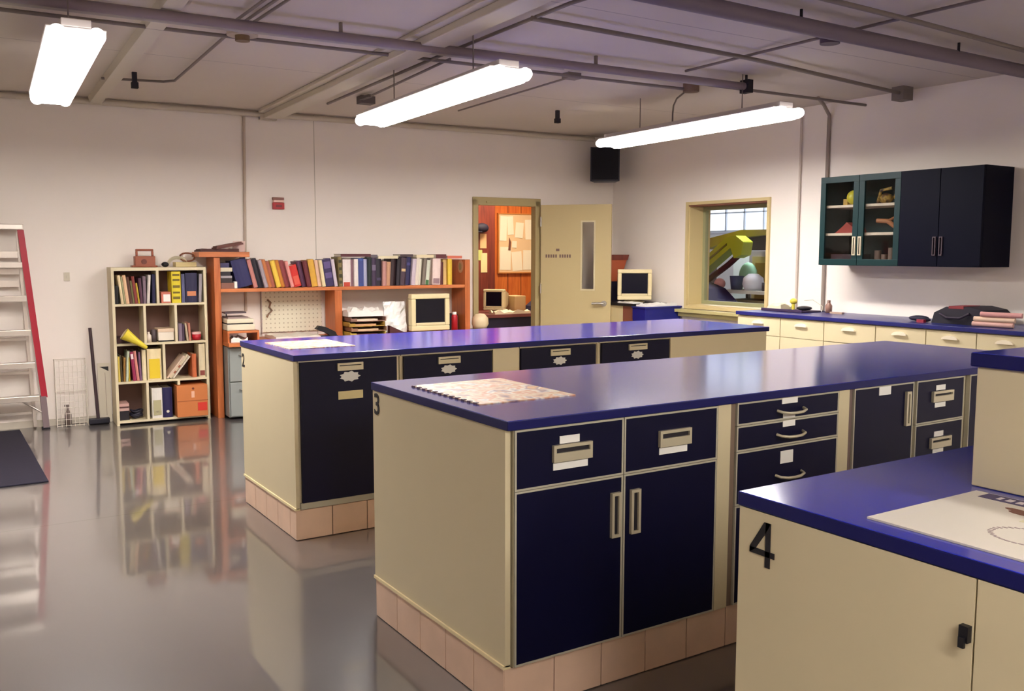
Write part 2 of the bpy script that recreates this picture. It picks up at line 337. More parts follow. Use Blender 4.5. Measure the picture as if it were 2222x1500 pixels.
for (x, y, lb) in ((1.33, 6.98, 'small dark clamp hanging from the ceiling near the left lamp'), (4.82, 6.78, 'small dark clamp hanging on the ceiling before the door')):
    single('pipe_clamp', lb, 'clamp', MB().box(x-.015, x+.015, y-.015, y+.015, 2.57, 2.68).box(x-.022, x+.022, y-.02, y+.02, 2.57, 2.61), DARK, (x, y, 2.62))
# pipe along the top of the back wall
t = thing('ceiling_pipe', 'pale pipe along the top of the back wall', 'pipe', (1.0, -.05, 2.645), FB)
MB().tube([(-.5, -.05, 2.645), (1.28, -.05, 2.645), (6.2, -.05, 2.645)], .024, n=12).build('pipe_run', M((196, 184, 166), .5), t)
MB().box(2.6, 2.75, -.07, -.01, 2.60, 2.68).build('pipe_bracket', M((196, 184, 166), .5), t)
pipe_b = single('conduit', 'vertical conduit down the back wall to the orange shelf unit', 'conduit', MB().tube([(2.47, -.014, 2.62), (2.45, -.014, 1.45), (2.44, -.014, .9)], .012), M((196, 178, 160), .6), (2.45, -.014, .9), FB)
single('conduit', 'thin conduit on the right wall beside the window', 'conduit', MB().tube([(-5.48, -.014, .94), (-5.48, -.014, 2.67)], .010), M((205, 190, 178), .6), (-5.48, -.014, .94), FR)
single('conduit', 'thicker conduit on the right wall bending up to the ceiling', 'conduit', MB().tube([(-5.19, -.018, .94), (-5.19, -.018, 2.5), (-5.17, -.04, 2.57), (-5.1, -.2, 2.635), (-4.98, -.42, 2.655)], .015), M((150, 134, 124), .6), (-5.19, -.018, .94), FR)

# ------------------------------------------------------------------ door, frame and window of the room
t = MB(); J = .045
t.box(D0-J, D0+.012, -.025, .065, 0, DH+J).box(D1-.02, D1+J, -.025, .065, 0, DH+J).box(D0-J, D1+J, -.025, .065, DH-.01, DH+.07)
t.box(D0+.1, D0+.16, -.045, -.028, DH+.01, DH+.03)
struct('trim_4', t, M((178, 160, 112), .5), FB, bevel=.003)
hx, hy, ang = 5.545, -.045, R(44)
TD = Matrix.Translation((hx, hy, 0)) @ Matrix.Rotation(-ang, 4, 'Z')
dr = MB(); DW = .745
x0, x1, y0, y1, z0, z1 = 0, DW, -.04, 0, .01, 1.925
wx0, wx1, wz0, wz1 = .438, .568, 1.045, 1.748
dr.box(0, wx0, y0, y1, z0, z1, T=TD).box(wx1, DW, y0, y1, z0, z1, T=TD).box(wx0, wx1, y0, y1, z0, wz0, T=TD).box(wx0, wx1, y0, y1, wz1, z1, T=TD)
door = dr.build('door_1', DOORP, None, FB, (hx, hy, 0), 0, 'structure')
MB().ring(wx0-.012, wx1+.012, wz0-.012, wz1+.012, .016, y0-.006, y0+.002, T=TD).build('glazing_bead', M((204, 190, 150), .5), door)
MB().box(wx0, wx1, -.024, -.018, wz0, wz1, T=TD).build('glass_pane', glass('door_glass', (.95, .96, .95)), door)
hn = MB(); hn.cyl((DW-.07, y0, .9), (DW-.07, y0-.012, .9), .03, T=TD, n=20); hn.cyl((DW-.07, y0-.01, .9), (DW-.07, y0-.05, .9), .011, T=TD)
hn.tube([(DW-.07, y0-.05, .9), (DW-.12, y0-.055, .905), (DW-.19, y0-.05, .9)], .011, T=TD); hn.build('door_handle', METAL, door)
lt = MB(); rn = random.Random(3)
for w0, k in ((.052, 5), (.200, 5)):
    for i in range(k):
        xx = w0+i*.026; lt.box(xx, xx+.017, y0-.002, y0, 1.375, 1.408, T=TD)
lt.box(.163, .200, y0-.002, y0, 1.442, 1.468, T=TD)
lt.build('door_lettering', M((110, 84, 74), .6), door)
hg = MB()
for zz in (.3, 1.0, 1.7): hg.cyl((0, -.045, zz), (0, -.045, zz+.1), .009, T=TD)
hg.build('hinge', METAL, door)

w = MB(); cz = .03
w.ring(S0-cz, S1+cz, Z0-cz, Z1+cz, cz, -.022, 0); w.box(S0, S0+.012, 0, WT, Z0, Z1).box(S1-.012, S1, 0, WT, Z0, Z1).box(S0, S1, 0, WT, Z0, Z0+.012)
win = w.build('window_1', M((206, 186, 136), .5), None, FR, (S0, 0, Z0), 0, 'structure')
MB().box(S0, S1, -.005, WT, Z1-.014, Z1).build('window_head', M((132, 84, 66), .6), win)
MB().ring(S0+.012, S1-.012, Z0+.012, Z1-.014, .035, WT-.1, WT-.06).build('window_frame', M((150, 150, 112), .5), win)
MB().box(S0+.04, S1-.04, WT-.083, WT-.078, Z0+.04, Z1-.045).build('window_pane', glass('window_glass'), win)
MB().box(-7.04, S1-.12, -.11, -.022, .835, .865).box(-6.95, S1-.2, -.06, 0, .79, .835).build('window_sill', M((190, 178, 122), .5), win)

# ------------------------------------------------------------------ cabinetry helpers (frame local: x along the front, front plane y = n0, facing -y)
def pull_plate(par, x0, x1, z0, z1, n, card=False, top=False, vert=False, cream=False):
    m = MB(); w = .010; mt = PULL
    m.ring(x0, x1, z0, z1, w, n-.012, n+.001); m.box(x0+w, x1-w, n-.004, n+.001, z0+w, z1-w, 1)
    if not vert: m.box(x0+w, x1-w, n-.012, n-.002, z0+w, z0+w+(z1-z0)*.34)
    h = m.build('pull', [mt, DARK], par)
    if card: MB().box(x0+.004, x1-.012, n-.0025, n, z0-.026, z0-.004).build('label_card', WHITE, par)
    if top: MB().box(x0+.028, x1-.045, n-.0025, n, z1+.002, z1+.026).build('label_card', WHITE, par)
    return h
def front_panel(par, kind, x0, x1, z0, z1, n, mat=NAVY, edge=EDGE):
    """a door or drawer front with its pale edge band"""
    th = .019
    d = MB().box(x0, x1, n, n+th, z0, z1).build(kind, mat, par)
    if edge: MB().ring(x0-.001, x1+.001, z0-.001, z1+.001, .0062, n-.0015, n+th-.001).build('edge_band', edge, d)
    return d
def bow_pull(par, xc, zc, w, n):
    p = [(xc-w/2, n, zc), (xc-w/2+.006, n-.02, zc-.004), (xc-w/4, n-.03, zc-.008), (xc, n-.032, zc-.009), (xc+w/4, n-.03, zc-.008), (xc+w/2-.006, n-.02, zc-.004), (xc+w/2, n, zc)]
    return MB().tube(p, .0055, n=8).build('pull', PULL, par)
def card(par, x0, x1, z0, z1, n, mat=WHITE): return MB().box(x0, x1, n-.0022, n, z0, z1).build('label_card', mat, par)
def burst(par, xc, zc, w, h, n):
    pts = []
    for i in range(18):
        a = 2*pi*i/18; k = 1 if i % 2 == 0 else .78
        pts.append((xc+w/2*k*cos(a), zc+h/2*k*sin(a)))
    return MB().prism(pts, n-.0022, n, 'y').build('sticker', M((214, 212, 206), .6), par)
def plinth(name, label, x0, x1, y0, y1, h):
    t = thing(name, label, 'plinth', (x0, y0, 0))
    MB().box(x0+.006, x1-.006, y0+.006, y1-.006, 0, h-.002).build('grout_core', GROUT, t)
    m = MB(); g = .004; tw = .19
    x = x0
    while x < x1-.02:
        e = min(x+tw, x1); m.box(x+g/2, e-g/2, y0, y0+.008, .003, h-.004).box(x+g/2, e-g/2, y1-.008, y1, .003, h-.004); x += tw
    y = y1
    while y > y0+.02:
        e = max(y-tw, y0); m.box(x0, x0+.008, e+g/2, y-g/2, .003, h-.004).box(x1-.008, x1, e+g/2, y-g/2, .003, h-.004); y -= tw
    m.build('tile_facing', TILE, t, bevel=.0012); return t
def worktop(name, label, x0, x1, y0, y1, z, th=.03, mat=None):
    o = single(name, label, 'worktop', MB().box(x0, x1, y0, y1, z-th, z), [mat or BLUE, BLUE_SHADED], (x0, y0, z-th), bevel=.003)
    for p in o.data.polygons: p.material_index = 0 if abs(p.normal.z) > .9 else 1  # sides take the blue with painted shade
    return o
def end_panel(label, x, y0, y1, z0, z1, num, ny, nz, size, ledge=True, seam=None):
    t = thing('end_panel', label, 'panel', (x, y0, z0))
    if seam:
        MB().box(x, x+.02, y0, seam-.002, z0, z1).build('side_board', CREAM, t); MB().box(x, x+.02, seam+.002, y1, z0, z1).build('side_board', CREAM, t)
    else: MB().box(x, x+.02, y0, y1, z0, z1).build('side_board', CREAM, t, bevel=.001)
    if ledge: MB().box(x-.006, x+.02, y0, y1, z0-.006, z0+.006).build('edge_ledge', M((232, 214, 168), .5), t)
    T = Matrix.Translation((x-.0012, ny, nz)) @ Matrix.Rotation(-pi/2, 4, 'Z') @ Matrix.Rotation(pi/2, 4, 'X')
    if num == '4':
        k = size*.72; m = MB()
        for poly in ([(.10, -.5), (.24, -.5), (.24, .5), (.10, .5)], [(-.34, -.26), (.36, -.26), (.36, -.13), (-.34, -.13)], [(-.34, -.26), (-.34, -.13), (.06, .5), (.24, .5), (.17, .36), (-.18, -.15)]):
            m.prism([(a*k, b_*k) for a, b_ in poly], -.0008, .0008, 'z', T=T)
        m.build('number_decal', BLACK, t)
    else: text_mesh(num, size, T, bold=.0012).build('number_decal', BLACK, t)
    return t

# ------------------------------------------------------------------ island 3 (foreground middle)
HT = .93; ZB = .16
X0, XR, YF, YB = 1.4366, 4.611, 2.265, 3.251
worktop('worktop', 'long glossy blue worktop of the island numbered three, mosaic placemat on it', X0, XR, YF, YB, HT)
plinth('tiled_plinth', 'pinkish tan tiled base below the island numbered three', X0+.006, XR-.02, YF+.03, YB-.01, ZB-.004)
end_panel('large cream end panel with black number three below blue worktop', X0+.005, YF+.022, YB-.006, ZB, .899, '3', 3.205, .845, .115)
NF = YF+.008                                   # front plane of doors
def carcass(t, x0, x1, n, y1, z0=ZB, z1=.899, mat=CREAM): return MB().box(x0, x1, n+.021, y1, z0, z1).build('carcass', mat, t)
cab = thing('base_cabinet', 'navy cabinet with two drawers over two doors, below island three', 'cabinet', (1.462, NF, ZB))
carcass(cab, 1.464, 2.372, NF, YB-.02)
MB().box(1.463, 1.4665, NF+.004, NF+.021, ZB, .899).build('corner_strip', M((150, 140, 112), .5), cab)
d = front_panel(cab, 'drawer', 1.468, 1.884, .712, .897, NF); pull_plate(d, 1.603, 1.752, .785, .838, NF, True, True)
d = front_panel(cab, 'drawer', 1.890, 2.306, .712, .897, NF); pull_plate(d, 2.035, 2.176, .783, .838, NF, True)
d = front_panel(cab, 'door', 1.468, 1.884, .162, .708, NF); pull_plate(d, 1.834, 1.872, .508, .656, NF, vert=True)
d = front_panel(cab, 'door', 1.890, 2.306, .162, .708, NF); pull_plate(d, 1.915, 1.955, .508, .656, NF, vert=True)
MB().box(2.310, 2.372, NF, NF+.021, ZB, .899).build('filler_panel', M((204, 190, 154), .5), cab)
cab = thing('base_cabinet', 'narrow navy cabinet of stacked drawers with bow pulls, island three', 'cabinet', (2.378, NF, ZB))
carcass(cab, 2.378, 3.02, NF, YB-.02)
MB().box(2.378, 2.400, NF+.006, NF+.021, ZB, .899).build('corner_strip', M((120, 100, 84), .6), cab)
for (za, zb_, pz, cards) in ((.818, .905, .853, [(2.632, 2.716, .876, .897), (2.640, 2.705, .822, .84)]), (.724, .814, .765, [(2.64, 2.706, .79, .812)]), (.528, .72, .612, [(2.632, 2.70, .653, .70)]), (.162, .524, .44, [])):
    d = front_panel(cab, 'drawer', 2.404, 2.952, za, min(zb_, .898), NF); bow_pull(d, 2.68, pz, .14, NF)
    for c_ in cards: card(d, *c_, NF)
MB().box(2.956, 3.018, NF, NF+.021, ZB, .899).build('filler_panel', M((204, 190, 154), .5), cab)
cab = thing('base_cabinet', 'navy cabinet with one door beside two drawers, island three', 'cabinet', (3.024, NF, ZB))
carcass(cab, 3.024, 3.81, NF, YB-.02)
MB().box(3.024, 3.044, NF+.006, NF+.021, ZB, .899).build('corner_strip', M((110, 90, 84), .6), cab)
d = front_panel(cab, 'door', 3.048, 3.43, .162, .898, NF); card(d, 3.20, 3.275, .86, .894, NF)
pull_plate(d, 3.372, 3.402, .72, .862, NF, vert=True)
for za, zb_ in ((.716, .898), (.504, .712), (.162, .50)):
    d = front_panel(cab, 'drawer', 3.452, 3.79, za, zb_, NF); zc_ = (za+zb_)/2+.0
    pull_plate(d, 3.555, 3.70, zc_-.005, zc_+.04, NF, False); card(d, 3.58, 3.655, zc_-.03, zc_-.01, NF); card(d, 3.585, 3.65, zc_+.043, zc_+.065, NF)
cab = thing('base_cabinet', 'navy cabinet at the far right end of island three', 'cabinet', (3.816, NF, ZB))
carcass(cab, 3.816, XR-.03, NF, YB-.02)
for xa, xb in ((3.835, 4.2), (4.206, 4.57)):
    d = front_panel(cab, 'door', xa, xb, .162, .898, NF); pull_plate(d, xb-.06 if xa < 4 else xa+.02, xb-.025 if xa < 4 else xa+.055, .6, .75, NF, vert=True)

# ------------------------------------------------------------------ island 2 (behind)
X2, XR2, Y2, YB2 = 1.4937, 4.8211, 4.2886, 5.1804
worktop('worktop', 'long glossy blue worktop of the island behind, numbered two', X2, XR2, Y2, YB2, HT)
plinth('tiled_plinth', 'pinkish tan tiled base below the island numbered two', X2+.006, XR2-.02, Y2+.03, YB2-.01, ZB-.004)
end_panel('cream end panel of island two, nearest the bookcases', X2+.005, Y2+.022, YB2-.006, ZB, .899, '2', 5.135, .82, .105)
N2 = Y2+.008
def drawer_cab(label, xa, xb, fa, fb, full=False, fill=None, px=None):
    cab = thing('base_cabinet', label, 'cabinet', (xa, N2, ZB)); carcass(cab, xa, xb, N2, YB2-.02, .18)
    CM = M((206, 190, 140), .5)
    if full:
        MB().box(xa, xb, N2+.004, N2+.04, ZB, .19).build('bottom_rail', EDGE, cab)
        d = front_panel(cab, 'door', fa, fb, .192, .892, N2, edge=None); pull_plate(d, px[0], px[1], .84, .878, N2); burst(d, (px[0]+px[1])/2, .808, .115, .055, N2)
        card(d, px[0]+.005, px[1], .694, .735, N2, CM)
    else:
        MB().box(xa, xb, N2+.004, N2+.04, ZB, .19).build('bottom_rail', EDGE, cab)
        d = front_panel(cab, 'drawer', fa, fb, .70, .888, N2, edge=None); pull_plate(d, px[0], px[1], .838, .875, N2); burst(d, (px[0]+px[1])/2, .806, .1, .05, N2)
        front_panel(cab, 'door', fa, fb, .192, .694, N2, edge=None)
    if fill: MB().box(fill[0], fill[1], N2, N2+.021, .18, .899).build('filler_panel', CREAM, cab)
    MB().box(max(xa, fa-.02), min(xb, fb+.02), N2+.002, N2+.02, .893, .899).build('top_rail', EDGE, cab)
drawer_cab('navy full height door cabinet with taped labels at island two', 1.520, 2.066, 1.529, 2.046, True, None, (1.718, 1.855))
drawer_cab('navy cabinet of island two directly behind the placemat of island three', 2.072, 2.80, 2.088, 2.622, False, (2.63, 2.80), (2.285, 2.418))
drawer_cab('third navy cabinet along island two, its drawer label half hidden', 2.806, 3.365, 2.816, 3.345, False, None, (3.013, 3.15))
drawer_cab('rightmost navy cabinet of island two beside the long cream panel', 3.371, 4.80, 3.392, 3.925, False, (3.935, 4.80), (3.593, 3.735))

# ------------------------------------------------------------------ island 4 (foreground right) with raised counter
X4, YB4, YF4 = 1.4204, 1.3371, .30
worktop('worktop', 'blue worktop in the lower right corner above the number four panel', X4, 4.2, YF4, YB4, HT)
plinth('tiled_plinth', 'tiled base below the island numbered four', X4+.006, 4.18, YF4+.02, YB4-.01, ZB-.004)
ep = end_panel('cream cabinet side with large black number four and small lock', X4+.002, YF4+.01, YB4-.006, ZB, .899, '4', 1.268, .834, .13, True, .814)
MB().box(X4-.01, X4+.002, .818, .834, .79, .818).box(X4-.016, X4-.01, .821, .831, .782, .80).build('lock', BLACK, ep)
cab = thing('base_cabinet', 'cream cabinet body behind the number four panel', 'cabinet', (X4+.03, YF4+.02, ZB))
MB().box(X4+.024, 4.17, YF4+.02, YB4-.012, ZB, .899).build('carcass', CREAM, cab)
rb = thing('raised_counter', 'raised cream counter block standing on the blue worktop at right edge', 'counter', (1.88, .35, HT))
MB().box(1.88, 4.1, .32, 1.10, HT+.001, 1.187).build('counter_body', CREAM, rb, bevel=.002)
ctp = MB().box(1.872, 4.12, .31, 1.112, 1.188, 1.218).build('counter_top', [BLUE, BLUE_SHADED], rb, bevel=.003)
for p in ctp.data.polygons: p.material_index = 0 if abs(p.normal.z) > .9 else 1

# ------------------------------------------------------------------ sheets lying on the islands
def placemat(name, label, x0, x1, y0, y1, z, mat, rot, jag=True):
    xc, yc = (x0+x1)/2, (y0+y1)/2; T = Matrix.Translation((xc, yc, z)) @ Matrix.Rotation(rot, 4, 'Z'); w, h = x1-x0, y1-y0
    t = thing(name, label, 'poster', (xc, yc, z))
    MB().box(-w/2, w/2, -h/2, h/2, .0003, .004, T=T).build('printed_sheet', mat, t)
    return t, T, w, h
mos = mottled('photo_mosaic_print', [(120, 92, 104), (206, 160, 128), (232, 216, 186), (214, 150, 104), (240, 232, 214), (160, 130, 140), (222, 176, 120)], 9, .35, 3)
mt, T, w, h = placemat('poster', 'printed colour sheet with perforated edge on island three', 1.515, 1.905, 2.56, 3.06, HT, mos, 0)
pf = MB()
for i in range(12): pf.box(-w/2-.004, -w/2+.010, -h/2+.02+i*h/12.2, -h/2+.036+i*h/12.2, .0, .006, T=T)
pf.build('perforation', M((90, 60, 70), .6), mt)
mt2, T, w, h = placemat('poster', 'printed colour sheet lying on the island numbered two', 1.57, 1.93, 4.56, 4.97, HT, mos, 0)
chart = M((212, 204, 190), .45)
ct, T, w, h = placemat('poster', 'white printed chart with dark title strip on the number four worktop', 1.475, 1.835, .50, 1.062, HT, chart, 0)
MB().box(w/2-.045, w/2-.004, -h/2+.01, h/2-.03, .004, .0046, T=T).build('title_strip', M((62, 52, 96), .5), ct)
q = MB(); rn = random.Random(5)
for i in range(22):
    yy = -h/2+.03+i*.022; q.box(w/2-.035, w/2-.015, yy, yy+rn.uniform(.008, .014), .0046, .0050, T=T)
q.build('title_lettering', M((214, 206, 206), .5), ct)
q = MB()
for (a, b_, rx, ry) in ((.085, .13, .012, .03), (.092, .10, .014, .02), (.10, .155, .008, .02), (.08, .085, .008, .014)):
    q.prism([(a+rx*cos(k*pi/6), b_+ry*sin(k*pi/6)) for k in range(12)], .004, .0046, 'z', T=T)
q.build('printed_figure', M((118, 70, 58), .5), ct)
q = MB(); q.box(.03, .05, -.25, .11, .004, .0044, T=T).build('printed_band', M((204, 196, 156), .5), ct)
q = MB()
for k in range(26):
    a = 2*pi*k/26*.8+.5; q.box(-.055+.05*cos(a), -.051+.05*cos(a), .045+.06*sin(a), .055+.06*sin(a), .004, .0045, T=T)
q.box(-.06, -.052, .04, .052, .004, .0047, T=T); q.box(-.10, -.09, -.055, -.005, .004, .0046, T=T)
q.build('printed_diagram', M((150, 132, 130), .5), ct)

# ------------------------------------------------------------------ black floor mat
single('floor_mat', 'black rubber mat on the floor at the left edge', 'mat', MB().box(-.5, .60, 6.28, 8.24, 0.0005, .012), M((22, 18, 40), .8, bump=.5, scale=60), (-.5, 6.28, 0), bevel=.004)

# ------------------------------------------------------------------ books
def darker(c, k=.6): return tuple(int(v*k) for v in c)
def book(frame, u, z, w, h, dep, nf, col, tilt, label, group, name='book', binder=False, bands=None):
    a = R(abs(tilt)); px = u if tilt >= 0 else u+w
    T = Matrix.Translation((px, 0, z)) @ Matrix.Rotation(-a if tilt >= 0 else a, 4, 'Y') @ Matrix.Translation((-(px), 0, -z))
    c = min(.004, w*.16); m = MB()
    m.box(u, u+c, nf, nf+dep, z, z+h, 0, T).box(u+w-c, u+w, nf, nf+dep, z, z+h, 0, T)
    m.prism([(u+c*.5, nf+.004), (u+w*.25, nf-.001), (u+w*.5, nf-.003), (u+w*.75, nf-.001), (u+w-c*.5, nf+.004)], z, z+h, 'z', 0, T)
    m.box(u+c, u+w-c, nf+.005, nf+dep-.006, z+.004, z+h-.006, 1, T)
    mats = [M(col, .5, noise=.12, scale=30), M((222, 214, 196), .8)]
    if bands:
        mats.append(M(bands[0], .6))
        for (q0, q1) in bands[1]: m.box(u+w*.12, u+w*.88, nf-.0045, nf, z+h*q0, z+h*q1, 2, T)
    if binder: m.cyl(((u+w/2), nf-.0045, z+h*.2), ((u+w/2), nf-.0038, z+h*.2), min(.012, w*.3), 1, 12, T=T)
    o = m.build(name, mats, None, frame, (u+w/2, nf, z)); return tag(o, label, 'book' if name == 'book' else name.replace('_', ' '), group)

# ------------------------------------------------------------------ orange shelf unit and desk on the back wall
PK = 'wooden shelf unit'
t = thing('shelf_unit', 'orange wood shelf unit on the back wall full of books', 'shelf', (2.1, 0, 0), FB)
MB().box(2.105, 2.158, -.33, -.03, 0, 1.383).build('side_panel', ORANGE, t, bevel=.002)
MB().box(4.492, 4.547, -.33, -.03, 0, 1.36).build('side_panel', ORANGE, t, bevel=.002)
MB().box(3.17, 3.238, -.32, -.04, .668, 1.083).build('divider_panel', ORANGE, t, bevel=.002)
MB().box(1.985, 2.405, -.345, -.03, 1.385, 1.43).build('top_board', ORANGE_X, t, bevel=.002)
MB().box(2.158, 4.492, -.325, -.03, 1.085, 1.115).build('shelf_board', ORANGE_X, t, bevel=.002)
t = thing('desk', 'long orange wood desk under the bookshelf at the back wall', 'desk', (2.16, 0, 0), FB)
MB().box(2.162, 4.488, -.55, -.02, .632, .664).build('desk_top', ORANGE_X, t, bevel=.002)
for u in (2.75, 3.2, 4.4): MB().box(u, u+.04, -.5, -.05, 0, .63).build('support_panel', ORANGE, t)
t = thing('filing_cabinet', 'grey metal filing cabinet under the left end of the orange desk', 'filing cabinet', (2.2, -.3, 0), FB)
GRY = M((142, 146, 142), .45)
MB().box(2.17, 2.56, -.46, -.04, .02, .625).build('cabinet_body', GRY, t, bevel=.003)
for k, (za, zb_) in enumerate(((.03, .32), (.33, .615))):
    d = MB().box(2.18, 2.55, -.478, -.461, za, zb_).build('drawer', GRY, t, bevel=.003)
    MB().tube([(2.26, -.478, zb_-.06), (2.262, -.5, zb_-.06), (2.34, -.5, zb_-.06), (2.342, -.478, zb_-.06)], .006).build('handle', METAL, d)
    MB().box(2.40, 2.47, -.4795, -.478, zb_-.07, zb_-.045).build('label_card', WHITE, d)

U = [2.307, 2.449, 2.489, 2.541, 2.578, 2.614, 2.647, 2.692, 2.729, 2.775, 2.808, 2.88, 2.922, 2.968, 3.028, 3.063, 3.097, 3.184, 3.219, 3.258, 3.338, 3.365, 3.405, 3.463, 3.5, 3.536, 3.586, 3.641, 3.683, 3.724, 3.776, 3.822, 3.879, 3.931, 3.974, 4.013, 4.041, 4.08, 4.124, 4.153, 4.241, 4.276, 4.32, 4.365]
BK = [('wide navy', (32, 28, 84), .243, 14), ('dusty pink', (196, 128, 120), .25, 14), ('thick black', (30, 24, 38), .258, 14), ('pale grey', (166, 152, 158), .245, 14),
      ('orange brown', (196, 118, 66), .25, 14), ('salmon', (176, 104, 84), .235, 14), ('bright yellow', (232, 196, 70), .24, 14), ('ochre orange', (196, 124, 40), .245, 14),
      ('maroon', (140, 62, 66), .24, 14), ('light pink', (226, 150, 142), .235, 14), ('short red', (206, 40, 32), .195, 14), ('plum', (84, 44, 72), .235, 12),
      ('dark red', (104, 34, 40), .235, 11), ('golden yellow', (216, 166, 60), .245, 9), ('peach', (234, 196, 170), .24, 8), ('thin cream', (230, 214, 170), .24, 8),
      ('thick indigo', (52, 38, 84), .25, 8), ('lilac white', (214, 200, 210), .248, 8), ('olive patterned', (128, 112, 66), .27, 2), ('wide white', (230, 218, 214), .248, 0),
      ('mauve', (140, 104, 112), .246, 0), ('slim white', (228, 220, 214), .25, 0), ('bright blue', (62, 84, 150), .258, 0), ('pale lilac', (186, 184, 212), .25, 0),
      ('blackish green', (28, 38, 36), .262, 0), ('deep purple', (62, 44, 72), .262, 0), ('charcoal', (38, 32, 46), .252, 0), ('dusty rose', (190, 140, 132), .23, -1),
      ('tan', (196, 148, 116), .225, -3), ('dark brown', (54, 32, 36), .25, -4), ('near black', (36, 28, 38), .25, -4), ('smoky plum', (72, 52, 66), .262, -4),
      ('dark navy', (34, 32, 78), .268, -4), ('pearl lilac', (206, 190, 202), .25, -5), ('ivory', (226, 214, 200), .26, -5), ('thin ivory', (226, 220, 200), .25, -5),
      ('olive grey', (128, 116, 104), .25, -6), ('green footed white', (220, 224, 206), .24, -5), ('taupe', (146, 128, 116), .25, -4), ('pinkish white', (232, 208, 200), .25, -2),
      ('oxblood', (98, 48, 48), .22, -1), ('pale gold', (222, 186, 120), .246, 0), ('lemon yellow', (226, 190, 60), .25, 0)]
bands = {'olive patterned': ((60, 54, 30), [(.1, .2), (.3, .42), (.55, .65), (.8, .9)]), 'wide white': ((196, 70, 50), [(0, .16)]), 'green footed white': ((60, 110, 60), [(0, .2)]),
         'bright blue': ((60, 70, 130), [(.1, .9)]), 'smoky plum': ((204, 176, 130), [(.5, .6)]), 'thick indigo': ((96, 80, 130), [(.3, .5), (.65, .9)]), 'deep purple': ((110, 96, 120), [(.55, .75)]),
         'short red': ((220, 90, 70), [(.1, .5)]), 'pinkish white': ((150, 120, 124), [(.05, .25)]), 'charcoal': ((70, 60, 90), [(.2, .3)]), 'dark navy': ((70, 66, 120), [(.7, .8)])}
for i, (nm, col, h, tl) in enumerate(BK):
    w = (U[i+1]-U[i])*cos(R(tl))*.96-(.003 if tl else .001)
    pv = BK[i-1][0] if i else None; nx = BK[i+1][0] if i+1 < len(BK) else None
    lb = f'{nm} book on orange shelf, ' + (f'between {pv} one and {nx} one' if pv and nx else ('first upright one from the left' if not pv else 'last one before the right panel'))
    book(FB, U[i]+.002, 1.1155, w, h, .19, -.30+(.012*((i*7) % 3)), col, tl, lb, 'books standing on the orange shelf', bands=bands.get(nm))
def flat(name, label, cat, x0, x1, n0, n1, z0, z1, mat, frame=FB, group=None, bevel=.002):
    return single(name, label, cat, MB().box(x0, x1, n0, n1, z0, z1), mat, ((x0+x1)/2, (n0+n1)/2, z0), frame, group, bevel)
def flatbook(label, x0, x1, n0, n1, z0, z1, col, frame=FB, group=None):
    m = MB(); c = .003
    m.box(x0, x1, n0, n1, z0, z0+c).box(x0, x1, n0, n1, z1-c, z1).box(x0, x1, n0, n0+c, z0+c, z1-c).box(x0+.003, x1-.003, n0+c, n1-.003, z0+c, z1-c, 1)
    return single('book', label, 'book', m, [M(col, .5), M((222, 214, 196), .8)], (x0, n0, z0), frame, group)
g = 'books and papers lying flat at the left end of the orange shelf'
flatbook('brown book lying lowest in the flat stack on the orange shelf', 2.165, 2.275, -.31, -.1, 1.1155, 1.165, (130, 84, 70), group=g)
flatbook('dark book lying second from bottom in the flat stack', 2.165, 2.262, -.30, -.1, 1.166, 1.205, (46, 34, 36), group=g)
flatbook('grey book lying third in the flat stack on the orange shelf', 2.165, 2.262, -.30, -.1, 1.206, 1.225, (160, 152, 158), group=g)
flatbook('black book above the grey one in the flat stack', 2.165, 2.25, -.30, -.1, 1.226, 1.26, (26, 20, 30), group=g)
flatbook('cream book near the top of the flat stack on the shelf', 2.165, 2.265, -.30, -.1, 1.261, 1.295, (206, 196, 170), group=g)
flatbook('dark purple book lying topmost in the flat stack', 2.165, 2.24, -.30, -.1, 1.296, 1.335, (60, 54, 92), group=g)
flat('white_block', 'small white block beside the flat stack on orange shelf', 'block', 2.277, 2.302, -.31, -.25, 1.1155, 1.175, WHITE)
g = 'things lying on top of the standing books'
flatbook('maroon book lying flat on top of the white and blue books', 3.24, 3.53, -.30, -.1, 1.387, 1.414, (84, 32, 40), group=g)
flatbook('dark grey booklet lying on the deep purple book', 3.535, 3.60, -.29, -.12, 1.379, 1.405, (96, 88, 96), group=g)
flatbook('cream book lying flat over the tan and dusty rose books', 3.605, 3.80, -.30, -.1, 1.369, 1.395, (226, 214, 180), group=g)
flatbook('dark brown book lying on the smoky plum and navy books', 3.83, 3.96, -.29, -.1, 1.386, 1.41, (66, 48, 52), group=g)
flatbook('pale cream book lying flat on the ivory books', 3.99, 4.17, -.30, -.1, 1.377, 1.405, (224, 208, 170), group=g)
flatbook('dark red book lying flat near the right end of the shelf', 4.19, 4.30, -.31, -.1, 1.37, 1.41, (92, 28, 36), group=g)
flatbook('coral red book lying on the yellow books at right end', 4.31, 4.47, -.31, -.1, 1.369, 1.396, (212, 110, 84), group=g)
t = thing('wall_clock', 'small pale oval badge on the right panel of orange shelf', 'badge', (4.49, -.2, 1.3), FB)
pts = [(-.24+.055*cos(k*pi/10), 1.29+.062*sin(k*pi/10)) for k in range(20)]
MB().prism(pts, 4.484, 4.4915, 'x').build('badge_rim', M((214, 160, 120), .5), t)
MB().prism([(-.24+(a+.24)*.5, 1.29+(b_-1.29)*.6) for a, b_ in pts], 4.481, 4.484, 'x').build('badge_face', M((160, 146, 100), .5), t)
t.name = 'oval_badge'
